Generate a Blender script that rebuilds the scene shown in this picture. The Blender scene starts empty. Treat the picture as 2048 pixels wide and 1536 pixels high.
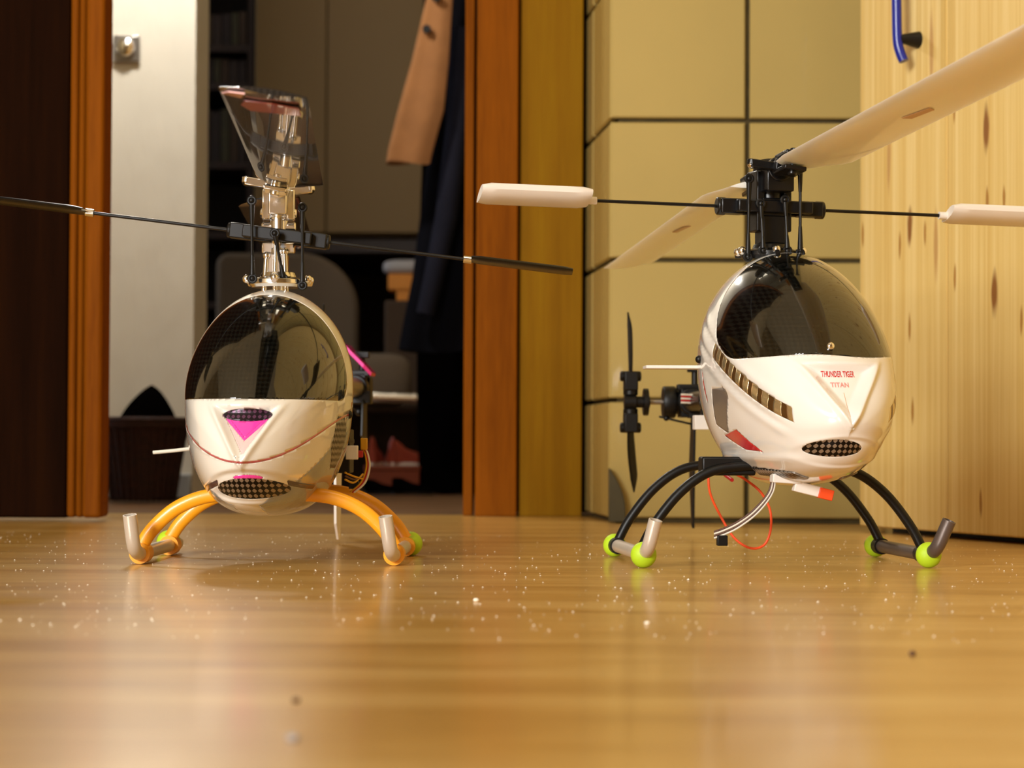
import bpy, math, random
import numpy as np
from mathutils import Vector, Matrix, Euler
from mathutils.bvhtree import BVHTree
random.seed(7)
sc = bpy.context.scene
C = sc.collection
R = math.radians
# ---------------- camera ----------------
F = 4670.0
cam = bpy.data.cameras.new('camera'); camo = bpy.data.objects.new('camera', cam); C.objects.link(camo)
cam.sensor_width = 36; cam.lens = F/2048*36; cam.clip_start = .01
CM = Matrix.Rotation(R(90+1.374), 4, 'X') @ Matrix.Rotation(R(.28), 4, 'Z')
camo.matrix_world = Matrix.Translation((0, 0, .06)) @ CM
cam.dof.use_dof = True; cam.dof.focus_distance = 1.10; cam.dof.aperture_fstop = 19
sc.camera = camo
def at(px, py, Y):
    """photo pixel -> point on the plane y = Y"""
    d = CM.to_3x3() @ Vector(((px-1024)/F, -(py-768)/F, -1))
    return Vector((0, 0, .06)) + d*(Y/d.y)
# ---------------- light and exposure ----------------
w = bpy.data.worlds.new('world'); sc.world = w; w.use_nodes = True
w.node_tree.nodes['Background'].inputs[0].default_value = (.75, .85, 1, 1)
w.node_tree.nodes['Background'].inputs[1].default_value = 1.0
sc.view_settings.view_transform = 'Standard'; sc.view_settings.look = 'None'
sc.view_settings.exposure = 0.0; sc.view_settings.gamma = 1.0; sc.view_settings.use_curve_mapping = False
def area(name, loc, target, sx, sy, watt, col):
    l = bpy.data.lights.new(name, 'AREA'); l.shape = 'RECTANGLE'; l.size = sx; l.size_y = sy; l.energy = watt; l.color = col
    o = bpy.data.objects.new(name, l); C.objects.link(o); o.location = loc
    o.rotation_euler = (Vector(target)-Vector(loc)).to_track_quat('-Z', 'Y').to_euler(); return o
def point(name, loc, rad, watt, col):
    l = bpy.data.lights.new(name, 'POINT'); l.shadow_soft_size = rad; l.energy = watt; l.color = col
    o = bpy.data.objects.new(name, l); C.objects.link(o); o.location = loc; return o
area('window_daylight', (-1.40, -1.56, .90), (-.05, 1.2, .1), .86, .76, 104, (1, 1, .98))
area('ceiling_lamp_light', (.35, -.3, 2.3), (.2, 1.0, 0), .5, .5, 8, (1, .92, .70))
point('hall_lamp_light', (-.33, 2.10, .74), .03, 8.5, (1, .96, .88))
area('hall_ceiling_light', (-.35, 2.3, 1.6), (-.1, 3.0, .2), .3, .3, 1.3, (1, .88, .66))
# ---------------- materials ----------------
def newmat(name):
    m = bpy.data.materials.new(name); m.use_nodes = True
    return m, m.node_tree, m.node_tree.nodes, m.node_tree.nodes['Principled BSDF']
def lin(c):
    if isinstance(c, str):
        c = [int(c[i:i+2], 16)/255 for i in (0, 2, 4)]
        c = [x/12.92 if x <= .04045 else ((x+.055)/1.055)**2.4 for x in c]
    return (*c, 1)
def mat(name, col, rough=.5, metal=0, coat=0, var=.06, scale=30, bump=0, bscale=200, stretch=(1, 1, 1), spec=.5):
    m, nt, N, b = newmat(name)
    L = nt.links.new
    tc = N.new('ShaderNodeTexCoord'); mp = N.new('ShaderNodeMapping'); mp.inputs['Scale'].default_value = stretch
    L(tc.outputs['Object'], mp.inputs[0])
    n = N.new('ShaderNodeTexNoise'); n.inputs['Scale'].default_value = scale; n.inputs['Detail'].default_value = 3; L(mp.outputs[0], n.inputs[0])
    r = N.new('ShaderNodeValToRGB'); c = lin(col)
    r.color_ramp.elements[0].position = .3; r.color_ramp.elements[1].position = .7
    r.color_ramp.elements[0].color = (*[x*(1-var) for x in c[:3]], 1); r.color_ramp.elements[1].color = (*[min(1, x*(1+var)) for x in c[:3]], 1)
    L(n.outputs[0], r.inputs[0]); L(r.outputs[0], b.inputs['Base Color'])
    b.inputs['Roughness'].default_value = rough; b.inputs['Metallic'].default_value = metal
    b.inputs['Coat Weight'].default_value = coat; b.inputs['Coat Roughness'].default_value = .04
    b.inputs['Specular IOR Level'].default_value = spec
    if bump:
        n2 = N.new('ShaderNodeTexNoise'); n2.inputs['Scale'].default_value = bscale; n2.inputs['Detail'].default_value = 4; L(mp.outputs[0], n2.inputs[0])
        bp = N.new('ShaderNodeBump'); bp.inputs['Strength'].default_value = bump; bp.inputs['Distance'].default_value = .002
        L(n2.outputs[0], bp.inputs['Height']); L(bp.outputs[0], b.inputs['Normal'])
    return m
def wood(name, cols, stretch, scale=8, rough=.4, coat=0, knots=None, fine=90, bump=.05, spec=.5):
    """streaky wood: cols = dark, mid, light; stretch squeezes the noise across the grain"""
    m, nt, N, b = newmat(name); L = nt.links.new
    tc = N.new('ShaderNodeTexCoord'); mp = N.new('ShaderNodeMapping'); mp.inputs['Scale'].default_value = stretch; L(tc.outputs['Object'], mp.inputs[0])
    n = N.new('ShaderNodeTexNoise'); n.inputs['Scale'].default_value = scale; n.inputs['Detail'].default_value = 5; n.inputs['Roughness'].default_value = .55; n.inputs['Distortion'].default_value = .4; L(mp.outputs[0], n.inputs[0])
    f = N.new('ShaderNodeTexNoise'); f.inputs['Scale'].default_value = fine; f.inputs['Detail'].default_value = 2; L(mp.outputs[0], f.inputs[0])
    ad = N.new('ShaderNodeMath'); ad.operation = 'MULTIPLY_ADD'; L(f.outputs[0], ad.inputs[0]); ad.inputs[1].default_value = .35; L(n.outputs[0], ad.inputs[2])
    sb = N.new('ShaderNodeMath'); sb.operation = 'SUBTRACT'; L(ad.outputs[0], sb.inputs[0]); sb.inputs[1].default_value = .17
    r = N.new('ShaderNodeValToRGB'); L(sb.outputs[0], r.inputs[0])
    r.color_ramp.elements[0].position = .32; r.color_ramp.elements[0].color = lin(cols[0])
    r.color_ramp.elements[1].position = .68; r.color_ramp.elements[1].color = lin(cols[2])
    e = r.color_ramp.elements.new(.5); e.color = lin(cols[1])
    out = r.outputs[0]
    if knots:
        for (ksc, ks, thr, kcol) in knots:
            mp2 = N.new('ShaderNodeMapping'); mp2.inputs['Scale'].default_value = ks; L(tc.outputs['Object'], mp2.inputs[0])
            wn = N.new('ShaderNodeTexNoise'); wn.inputs['Scale'].default_value = 9; L(mp2.outputs[0], wn.inputs[0])
            mx = N.new('ShaderNodeMix'); mx.data_type = 'VECTOR'; mx.inputs[0].default_value = .05; L(mp2.outputs[0], mx.inputs[4]); L(wn.outputs[1], mx.inputs[5])
            sx_ = N.new('ShaderNodeSeparateXYZ'); cx_ = N.new('ShaderNodeCombineXYZ'); L(mx.outputs[1], sx_.inputs[0]); L(sx_.outputs[0], cx_.inputs[0]); L(sx_.outputs[2], cx_.inputs[1])
            v = N.new('ShaderNodeTexVoronoi'); v.voronoi_dimensions = '2D'; v.inputs['Scale'].default_value = ksc; L(cx_.outputs[0], v.inputs[0])
            cr = N.new('ShaderNodeValToRGB'); L(v.outputs['Distance'], cr.inputs[0])
            cr.color_ramp.elements[0].position = thr; cr.color_ramp.elements[0].color = (1, 1, 1, 1)
            cr.color_ramp.elements[1].position = thr*1.9; cr.color_ramp.elements[1].color = (0, 0, 0, 1)
            m2 = N.new('ShaderNodeMix'); m2.data_type = 'RGBA'; L(cr.outputs[0], m2.inputs[0]); L(out, m2.inputs[6]); m2.inputs[7].default_value = lin(kcol)
            out = m2.outputs[2]
    L(out, b.inputs['Base Color']); b.inputs['Roughness'].default_value = rough
    b.inputs['Coat Weight'].default_value = coat; b.inputs['Coat Roughness'].default_value = .1
    b.inputs['Specular IOR Level'].default_value = spec
    if bump:
        bp = N.new('ShaderNodeBump'); bp.inputs['Strength'].default_value = bump; bp.inputs['Distance'].default_value = .001
        L(n.outputs[0], bp.inputs['Height']); L(bp.outputs[0], b.inputs['Normal'])
    return m
def weave(name, c0, c1, freq, rough=.4, metal=0, coat=0, axes='xz', thr=.0):
    """small diamond / slot pattern from two sine waves in object space"""
    m, nt, N, b = newmat(name); L = nt.links.new
    tc = N.new('ShaderNodeTexCoord'); sp = N.new('ShaderNodeSeparateXYZ'); L(tc.outputs['Object'], sp.inputs[0])
    def mth(op, a, bb=None):
        k = N.new('ShaderNodeMath'); k.operation = op
        for i, q in enumerate((a, bb)):
            if q is None: continue
            if isinstance(q, (int, float)): k.inputs[i].default_value = q
            else: L(q, k.inputs[i])
        return k.outputs[0]
    idx = {'x': 0, 'y': 1, 'z': 2}
    A = sp.outputs[idx[axes[0]]]; B = sp.outputs[idx[axes[1]]]
    s1 = mth('SINE', mth('MULTIPLY', mth('ADD', A, B), freq)); s2 = mth('SINE', mth('MULTIPLY', mth('SUBTRACT', A, B), freq))
    g = mth('GREATER_THAN', mth('MULTIPLY', s1, s2), thr)
    mx = N.new('ShaderNodeMix'); mx.data_type = 'RGBA'; L(g, mx.inputs[0]); mx.inputs[6].default_value = lin(c0); mx.inputs[7].default_value = lin(c1)
    L(mx.outputs[2], b.inputs['Base Color']); b.inputs['Roughness'].default_value = rough; b.inputs['Metallic'].default_value = metal
    b.inputs['Coat Weight'].default_value = coat; b.inputs['Coat Roughness'].default_value = .03
    return m
M = {}
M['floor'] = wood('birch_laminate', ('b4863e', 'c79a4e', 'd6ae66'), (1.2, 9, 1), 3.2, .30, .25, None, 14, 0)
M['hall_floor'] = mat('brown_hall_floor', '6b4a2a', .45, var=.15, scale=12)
M['tile'] = mat('cream_glazed_tile', 'b09a5c', .25, coat=.3, var=.05, scale=6, bump=.05, bscale=25)
M['tile_side'] = M['tile']
M['grout'] = mat('dark_grout', '4a3d1c', .9, var=.3, scale=60)
M['oak'] = wood('orange_veneer', ('6c3806', '7c4308', '86490a'), (10, 10, .6), 5, .6, 0, None, 60, .02, .03)
M['oak2'] = wood('brown_veneer', ('775006', '805808', '86600a'), (14, 14, .5), 6, .6, 0, None, 70, .02, .05)
M['darkwood'] = wood('dark_brown_veneer', ('221005', '2a1406', '301808'), (14, 14, .5), 6, .5, 0, None, 60, .02)
M['doorwood'] = wood('very_dark_brown_veneer', ('150701', '1b0a02', '200d02'), (14, 14, .5), 6, .7, 0, None, 60, .02, .02)
M['pine'] = wood('knotty_pine', ('d2ae62', 'dcbd74', 'e5ca88'), (60, 60, .6), 3, .5, 0,
                 [(1, (13, .01, 3.2), .026, '8a5a2a'), (1, (31, .01, 6.0), .030, 'a87a3a'), (1, (22, .01, 2.6), .034, 'bf965a')], 25, .03, .2)
M['hallwall'] = mat('rough_white_plaster', 'e6dfd0', .85, var=.03, scale=20, bump=.9, bscale=55, stretch=(1, 1, .35))
M['plaster'] = mat('cream_wall_paint', 'a4906a', .85, var=.03, scale=5)
M['ceiling'] = mat('white_ceiling_paint', 'c8bda0', .9, var=.02)
M['baseboard'] = mat('pale_grey_baseboard', '9a9a98', .5, var=.04)
M['white'] = mat('glossy_white_shell', 'eee9de', .18, coat=1, var=.01)
M['whiteR'] = mat('glossy_white_fibreglass', 'f2eee6', .16, coat=1, var=.01)
M['greyshell'] = mat('silver_grey_paint', '8d908e', .25, coat=1, var=.02)
M['visor'] = weave('smoked_windshield', '050504', '12120e', 1500, .12, 0, 1, 'xz')
M['mesh'] = weave('perforated_mesh', '140d0a', '9c8d7c', 1300, .35, .6, 0, 'xz', .12)
M['meshpink'] = weave('dark_plum_mesh', '1a0814', '5c3550', 1300, .35, .3, 0, 'xz', .2)
M['meshy'] = weave('perforated_mesh_side', '2a2018', 'a39c94', 1100, .35, .6, 0, 'yz', .0)
M['pink'] = mat('magenta_paint', 'ff3fae', .25, coat=1, var=.03)
M['palepink'] = mat('pale_pink_paint', 'ffc9c4', .3, coat=1, var=.02)
M['rose'] = mat('rose_stripe_paint', 'c25a5e', .3, coat=1, var=.02)
M['red'] = mat('red_paint', 'd0262a', .3, coat=1, var=.03)
M['gwindow'] = mat('grey_side_window', '6c6259', .3, coat=.6, var=.03)
M['slot'] = mat('bronze_slot', '6a4a24', .3, metal=.6, var=.1)
M['gold'] = mat('gold_louvre', 'd8c090', .22, metal=.8, var=.1)
M['black'] = mat('black_plastic', '0c0b0a', .42, var=.1, spec=.35)
M['blackm'] = mat('black_anodised_metal', '0b0b0d', .32, metal=.1, var=.1)
M['carbon'] = weave('carbon_fibre', '070707', '1d1b19', 1400, .25, 0, 1, 'xy')
M['silver'] = mat('polished_silver', 'f4f3f2', .16, metal=1, var=.03)
M['dullsilver'] = mat('brushed_aluminium', 'a8a4a0', .32, metal=.9, var=.05)
M['tube'] = mat('aluminium_skid_pipe', 'd8ccbc', .34, metal=.35, var=.05)
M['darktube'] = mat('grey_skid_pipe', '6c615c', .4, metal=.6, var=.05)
M['orange'] = mat('orange_plastic', 'f8a616', .38, coat=.2, var=.04)
M['lime'] = mat('lime_rubber', 'b6d820', .55, var=.05)
M['bladewhite'] = mat('white_rotor_blade', 'fdf0e0', .35, coat=.5, var=.03, scale=12)
_b = M['bladewhite'].node_tree.nodes['Principled BSDF']; _b.inputs['Subsurface Weight'].default_value = .7; _b.inputs['Subsurface Scale'].default_value = .006; _b.inputs['Subsurface Radius'].default_value = (1, .8, .6)
M['paddle'] = mat('white_paddle_plastic', 'ece4da', .4, var=.03)
M['wire_orange'] = mat('orange_wire', 'f0501c', .45, var=.03)
M['wire_brown'] = mat('brown_wire', '5a3a2a', .5, var=.05)
M['wire_white'] = mat('white_wire', 'e2dccc', .5, var=.03)
M['wire_red'] = mat('red_wire', 'b01818', .5, var=.03)
M['wire_yellow'] = mat('yellow_wire', 'd8a018', .5, var=.03)
M['blue'] = mat('blue_plastic', '0c1e8c', .35, coat=.2, var=.05)
M['cabinet'] = mat('beige_cabinet_lacquer', '7c6032', .6, var=.04, scale=4)
M['browncoat'] = mat('tan_wool_cloth', 'a06c3e', .9, var=.08, scale=40, bump=.3, bscale=120)
M['navy'] = mat('navy_cloth', '101016', .95, var=.1, scale=30, spec=.05)
M['navy_lit'] = mat('lit_navy_cloth', '22222c', .95, var=.1, scale=30, spec=.05)  # lighter copy of the navy cloth, paints the highlight on the sleeve
M['blackcloth'] = mat('black_cloth', '050404', .95, var=.1, scale=30, spec=.0)
M['wicker'] = mat('dark_red_wicker', '30120a', .7, var=.4, scale=90, bump=.6, bscale=160, stretch=(1, 1, 3))
M['redshoe'] = mat('red_brown_leather', '8a3018', .5, var=.1, scale=25)
M['redbox'] = mat('red_brown_card', '783010', .6, var=.08)
M['orangebox'] = mat('orange_card', 'd8882c', .6, var=.05)
M['paper'] = mat('pale_grey_plastic', 'a09a98', .5, var=.05)
M['greycloth'] = mat('taupe_cloth', '685846', .9, var=.06, scale=20)
M['browncloth'] = mat('brown_cloth', '463424', .9, var=.06, scale=20)
M['bookdark'] = mat('dark_book_cloth', '2a1a12', .7, var=.2, scale=20)
M['green'] = mat('dark_olive_rubber', '3c3414', .6, var=.2, scale=40)
M['dust'] = mat('pale_dust', 'fff6e4', .4, var=.02)
# ---------------- mesh helpers ----------------
def props(o, label=None, cat=None, group=None, kind=None):
    if label: o['label'] = label
    if cat: o['category'] = cat
    if group: o['group'] = group
    if kind: o['kind'] = kind
    return o
def empty(name, loc, rz, label, cat, group=None):
    o = bpy.data.objects.new(name, None); C.objects.link(o); o.location = loc; o.rotation_euler = (0, 0, rz); o.empty_display_size = .02
    return props(o, label, cat, group)
class MB:
    def __init__(s, sc=1.0): s.v = []; s.f = []; s.mi = []; s.sc = sc; s.cur = 0
    def add(s, vs, fs, X=None):
        n = len(s.v)
        for p in vs:
            p = Vector(p)
            s.v.append(X @ p if X is not None else p)
        for f in fs: s.f.append([i+n for i in f]); s.mi.append(s.cur)
        return s
    def box(s, c, d, X=None):
        x, y, z = [k/2 for k in d]; c = Vector(c)
        vs = [c+Vector((a*x, b*y, e*z)) for a in (-1, 1) for b in (-1, 1) for e in (-1, 1)]
        return s.add(vs, [(0, 1, 3, 2), (4, 6, 7, 5), (0, 4, 5, 1), (2, 3, 7, 6), (0, 2, 6, 4), (1, 5, 7, 3)], X)
    def tube(s, path, r, n=12, cap=True, X=None, flat=1.0, up=None):
        """round (or flattened) tube along a path; r may be a list"""
        P = [Vector(p) for p in path]; m = len(P); rs = r if isinstance(r, (list, tuple)) else [r]*m
        vs = []; fs = []; ref = None
        for i in range(m):
            t = (P[min(i+1, m-1)]-P[max(i-1, 0)]).normalized()
            if up is not None: ref = Vector(up)
            elif ref is None: ref = Vector((0, 0, 1)) if abs(t.z) < .9 else Vector((1, 0, 0))
            a = t.cross(ref).normalized(); b = a.cross(t).normalized()
            if up is None: ref = b
            for k in range(n):
                q = 2*math.pi*k/n
                vs.append(P[i]+a*math.cos(q)*rs[i]+b*math.sin(q)*rs[i]*flat)
        for i in range(m-1):
            for k in range(n):
                k2 = (k+1) % n; fs.append((i*n+k, i*n+k2, (i+1)*n+k2, (i+1)*n+k))
        if cap: fs.append(tuple(range(n))[::-1]); fs.append(tuple((m-1)*n+k for k in range(n)))
        return s.add(vs, fs, X)
    def pipe(s, path, r, wall, n=20):
        """open-ended hollow tube"""
        k0 = len(s.v); f0 = len(s.f)
        s.tube(path, r, n, False); k1 = len(s.v); s.tube(path, r-wall, n, False); m = len(path)
        for j in (0, (m-1)*n):
            for k in range(n): s.f.append([k0+j+k, k0+j+(k+1) % n, k1+j+(k+1) % n, k1+j+k]); s.mi.append(s.cur)
        return s
    def cyl(s, a, b, r, n=20, r2=None, X=None): return s.tube([a, b], [r, r if r2 is None else r2], n, True, X)
    def ball(s, c, r, n=16, X=None, sq=(1, 1, 1)):
        vs = [(c[0], c[1], c[2]+r*sq[2])]; fs = []; h = n//2
        for i in range(1, h):
            t = math.pi*i/h
            for k in range(n):
                q = 2*math.pi*k/n
                vs.append((c[0]+r*sq[0]*math.sin(t)*math.cos(q), c[1]+r*sq[1]*math.sin(t)*math.sin(q), c[2]+r*sq[2]*math.cos(t)))
        vs.append((c[0], c[1], c[2]-r*sq[2])); L = len(vs)-1
        for k in range(n): fs.append((0, 1+k, 1+(k+1) % n)); fs.append((L, 1+(h-2)*n+(k+1) % n, 1+(h-2)*n+k))
        for i in range(h-2):
            for k in range(n):
                k2 = (k+1) % n; fs.append((1+i*n+k, 1+(i+1)*n+k, 1+(i+1)*n+k2, 1+i*n+k2))
        return s.add(vs, fs, X)
    def torus(s, c, R0, r, axis='y', n=28, m=14, sq=1.0):
        vs = []; fs = []
        for i in range(n):
            a = 2*math.pi*i/n
            for j in range(m):
                b = 2*math.pi*j/m; rr = R0+r*math.cos(b); h = r*sq*math.sin(b)
                p = {'y': (rr*math.cos(a), h, rr*math.sin(a)), 'x': (h, rr*math.cos(a), rr*math.sin(a)), 'z': (rr*math.cos(a), rr*math.sin(a), h)}[axis]
                vs.append((c[0]+p[0], c[1]+p[1], c[2]+p[2]))
        for i in range(n):
            for j in range(m):
                i2 = (i+1) % n; j2 = (j+1) % m; fs.append((i*m+j, i2*m+j, i2*m+j2, i*m+j2))
        return s.add(vs, fs)
    def prism(s, poly, d, X=None):
        """flat polygon given as 3d points, pushed along vector d"""
        n = len(poly); P = [Vector(p) for p in poly]; d = Vector(d)
        return s.add(P+[p+d for p in P], [tuple(range(n))[::-1], tuple(range(n, 2*n))]+[(i, (i+1) % n, (i+1) % n+n, i+n) for i in range(n)], X)
    def lathe(s, prof, n=32, X=None, axis='z'):
        vs = []; fs = []; m = len(prof)
        for (r, h) in prof:
            for k in range(n):
                q = 2*math.pi*k/n; a, b = r*math.cos(q), r*math.sin(q)
                vs.append({'z': (a, b, h), 'y': (a, h, b), 'x': (h, a, b)}[axis])
        for i in range(m-1):
            for k in range(n):
                k2 = (k+1) % n; fs.append((i*n+k, i*n+k2, (i+1)*n+k2, (i+1)*n+k))
        fs.append(tuple(range(n))[::-1]); fs.append(tuple((m-1)*n+k for k in range(n)))
        return s.add(vs, fs, X)
    def build(s, name, m, parent=None, bevel=0, X=None, angle=35, solid=0, sub=0):
        me = bpy.data.meshes.new(name); k = s.sc
        me.from_pydata([(p[0]*k, p[1]*k, p[2]*k) for p in s.v], [], s.f)
        ms = m if isinstance(m, (list, tuple)) else [m]
        for q in ms: me.materials.append(q)
        if len(ms) > 1:
            me.polygons.foreach_set('material_index', s.mi)
        import bmesh
        bm = bmesh.new(); bm.from_mesh(me); bmesh.ops.recalc_face_normals(bm, faces=bm.faces); bm.to_mesh(me); bm.free()
        me.polygons.foreach_set('use_smooth', [True]*len(me.polygons)); me.set_sharp_from_angle(angle=R(angle)); me.update()
        o = bpy.data.objects.new(name, me); C.objects.link(o)
        if parent is not None: o.parent = parent
        if X is not None: o.matrix_basis = X
        if solid:
            q = o.modifiers.new('thickness', 'SOLIDIFY'); q.thickness = solid*k; q.offset = -1
        if bevel:
            q = o.modifiers.new('bevel', 'BEVEL'); q.width = bevel*k; q.segments = 2; q.limit_method = 'ANGLE'; q.angle_limit = R(40); q.harden_normals = False
        if sub:
            q = o.modifiers.new('sub', 'SUBSURF'); q.levels = sub; q.render_levels = sub
        return o
def spline(pts, n=8):
    P = [Vector(p) for p in pts]; P = [2*P[0]-P[1]]+P+[2*P[-1]-P[-2]]; out = []
    for i in range(1, len(P)-2):
        a, b, c, d = P[i-1:i+3]
        for k in range(n):
            t = k/n
            out.append(.5*((2*b)+(c-a)*t+(2*a-5*b+4*c-d)*t*t+(3*b-a-3*c+d)*t**3))
    out.append(P[-2]); return out
def struct(name, mb, m, **k): return props(mb.build(name, m, **k), kind='structure')
# ---- canopy surfaces (millimetres; local x right, y back, z up; nose towards -y) ----
def frac(s, p):
    if s <= 0: return 0.0
    if s >= 1: return 1.0
    return (1-(1-s)**p)**(1/p)
def sstep(a, b, x):
    t = min(1, max(0, (x-a)/(b-a))); return t*t*(3-2*t)
def tri_sd(x, z, hw, zt, zb):
    """signed distance to a downward triangle with top corners (+-hw, zt) and tip (0, zb): negative inside"""
    h = zt-zb; L = math.hypot(hw, h)
    side = (abs(x)*h - hw*(z-zb))/L
    return max(side, z-zt)
class Canopy:
    def __init__(s, **k): s.__dict__.update(k)
    def base(s, u, v):
        y = -s.aN + (s.aN+s.aR)*(v**1.8)
        t = (y+s.aN)/(s.aN-s.aM)
        k = 1.0
        if t > 1:
            r = (y+s.aM)/(s.aR+s.aM); k = 1-s.taper*r*r
        zm = s.zc+(s.zM-s.zc)*frac(t, 1.6)
        zt = s.zc+(s.zT-s.zc)*frac(t, s.pt); zb = s.zc-(s.zc-s.zB)*frac(t, s.pb)
        if t > 1: zt = zm+(zt-zm)*k; zb = zm-(zm-zb)*(1-(1-k)*s.belly)
        w = s.W*frac(t, s.pw)*k
        c, n = math.cos(u), math.sin(u)
        if n >= 0: e = s.nu; h = zt-zm
        else: e = s.nl; h = zm-zb
        cx = math.copysign(abs(c)**(2/e), c); sz = math.copysign(abs(n)**(2/e), n)
        return [w*cx, y, zm+h*sz]
    def P(s, u, v):
        x, y, z = s.base(u, v)
        dx, dy, dz = s.disp(x, y, z)
        return (x+dx, y+dy, z+dz)
def disp_left(x, y, z):
    f = sstep(-40, -70, y)              # only on the nose
    x = x-2
    sd = tri_sd(x, z, 15, 75, 50)
    d = 0.0
    d += 2.6*math.exp(-(x*x/110+(z-52)**2/60))                   # beak under the emblem
    d -= 3.2*sstep(.5, -3, sd)*(.3+.7*sstep(50, 70, z))          # sunken emblem
    d += 1.8*math.exp(-((sd-1.2)/1.4)**2)*sstep(80, 70, z)
    e = ((x-1)/21)**2+((z-38)/8.5)**2
    d -= 2.2*sstep(1.0, .55, e)
    zs = 49.2+.0135*x*x
    g = sstep(zs+.8, zs-.8, z)*(1-sstep(60, 70, z))
    d -= .9*g
    d += 1.8*math.exp(-((z-30)/3)**2)*sstep(30, 10, abs(x))
    return (0, -d*f, 0)
def disp_right(x, y, z):
    f = sstep(-45, -75, y); x0 = x; x = x+1
    sd = tri_sd(x, z, 17, 95, 69)
    d = 0.0
    d += 3.2*math.exp(-(x*x/120+(z-72)**2/50))
    d -= 3.4*sstep(.5, -4, sd)
    d += 2.0*math.exp(-((sd-1.3)/1.5)**2)*sstep(100, 92, z)
    e = (x/20)**2+((z-55)/7)**2
    d += 3.0*math.exp(-((z-47.5)/6)**2)*sstep(27, 20, abs(x+5))      # chin
    d -= 1.6*sstep(1.1, .6, e)
    g = math.exp(-((z-62)/3.5)**2)*sstep(40, 10, abs(x))
    d -= 1.2*g
    sx = 0.0
    if y > -95:                                                     # cheek channel along the slotted strip
        zc = 72+(y+87)*.476
        q = abs(z-zc)
        k = sstep(-95, -80, y)*sstep(15, -5, y)
        sx = (-1.0*math.exp(-(q/4.5)**2)+.8*math.exp(-((z-zc-8)/3)**2)+.8*math.exp(-((z-zc+8)/3)**2))*k
        sx += 1.1*math.exp(-((z-52)/2.2)**2)*sstep(-95, -80, y)*sstep(40, 20, y)
    return (math.copysign(sx, x0)*min(1, abs(x0)/20), -d*f, 0)
CL = Canopy(aN=96, aM=6, aR=34, zc=52, zM=86.1, zT=133.2, zB=22.7, W=39.3, pt=1.5, pb=2.6, pw=1.97, nu=1.98, nl=2.36, taper=.5, belly=.01)
CL.disp = disp_left
CR = Canopy(aN=106, aM=12, aR=53, zc=66, zM=99.9, zT=152.2, zB=38.5, W=40.8, pt=1.55, pb=2.3, pw=2.19, nu=2.08, nl=2.26, taper=.42, belly=1.1)
CR.disp = disp_right
# ---- end canopy surfaces ----
# ================= the setting =================
ZC = 2.4
YB = 1.70                                # plane of the tiled wall
mb = MB(); mb.box((0, .12, -.01), (3.84, 3.50, .02)); struct('floor', mb, M['floor'])
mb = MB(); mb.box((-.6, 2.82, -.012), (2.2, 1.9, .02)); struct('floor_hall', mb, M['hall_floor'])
mb = MB(); mb.box((0, 1.0, ZC+.02), (3.9, 5.6, .04)); struct('ceiling', mb, M['ceiling'])
mb = MB(); mb.box((-1.95, .05, ZC/2), (.1, 3.4, ZC)); struct('wall_left', mb, M['plaster'])
# wall behind the camera with a window opening
wx0, wx1, wz0, wz1 = -1.86, -.94, .49, 1.31
mb = MB()
mb.box(((-1.9+wx0)/2, -1.65, ZC/2), (wx0+1.9, .1, ZC)); mb.box(((wx1+1.9)/2, -1.65, ZC/2), (1.9-wx1, .1, ZC))
mb.box(((wx0+wx1)/2, -1.65, wz0/2), (wx1-wx0, .1, wz0)); mb.box(((wx0+wx1)/2, -1.65, (wz1+ZC)/2), (wx1-wx0, .1, ZC-wz1))
struct('wall_front', mb, M['plaster'])
mb = MB()
for x in (wx0+.02, (wx0+wx1)/2, wx1-.02): mb.box((x, -1.63, (wz0+wz1)/2), (.04, .05, wz1-wz0))
for z in (wz0+.02, wz1-.02): mb.box(((wx0+wx1)/2, -1.63, z), (wx1-wx0, .05, .04))
struct('window_1', mb, M['ceiling'])
mb = MB(); mb.box((1.95, .1, ZC/2), (.1, 3.5, ZC)); struct('wall_right', mb, M['plaster'])
# tiled wall: grout bed with single bevelled tiles, and the reveal turning back to the door frame
xc = at(1218, 900, YB).x; tile = .1003; gr = .0034
mb = MB(); mb.cur = 1
mb.box(((xc+.006+1.9)/2, YB+.055, ZC/2), (1.9-xc-.006, .10, ZC))
mb.cur = 0
zrow = at(1350, 520, YB).z               # a grout line
z0 = zrow-tile*1.02*2
th = tile*1.02
def chamfer_tile(mb, x0, x1, za, zb_, y, e=.0012, t=.006):
    vs = [(x0, y+t, za), (x1, y+t, za), (x1, y+t, zb_), (x0, y+t, zb_), (x0, y+e, za), (x1, y+e, za), (x1, y+e, zb_), (x0, y+e, zb_),
          (x0+e, y, za+e), (x1-e, y, za+e), (x1-e, y, zb_-e), (x0+e, y, zb_-e)]
    mb.add(vs, [(0, 1, 5, 4), (1, 2, 6, 5), (2, 3, 7, 6), (3, 0, 4, 7), (4, 5, 9, 8), (5, 6, 10, 9), (6, 7, 11, 10), (7, 4, 8, 11), (8, 9, 10, 11)])
x = xc; i = 0
while x < 1.85:
    k = -1
    while z0+k*th < ZC:
        za = max(.004, z0+k*th+gr/2); zb_ = min(ZC, z0+(k+1)*th-gr/2)
        if zb_-za > .01 and (i < 7 or True): chamfer_tile(mb, x+(.0004 if i == 0 else gr/2), x+tile-gr/2, za, zb_, YB)
        k += 1
    x += tile; i += 1
wb = struct('wall_back', mb, [M['tile'], M['grout']])
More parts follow.
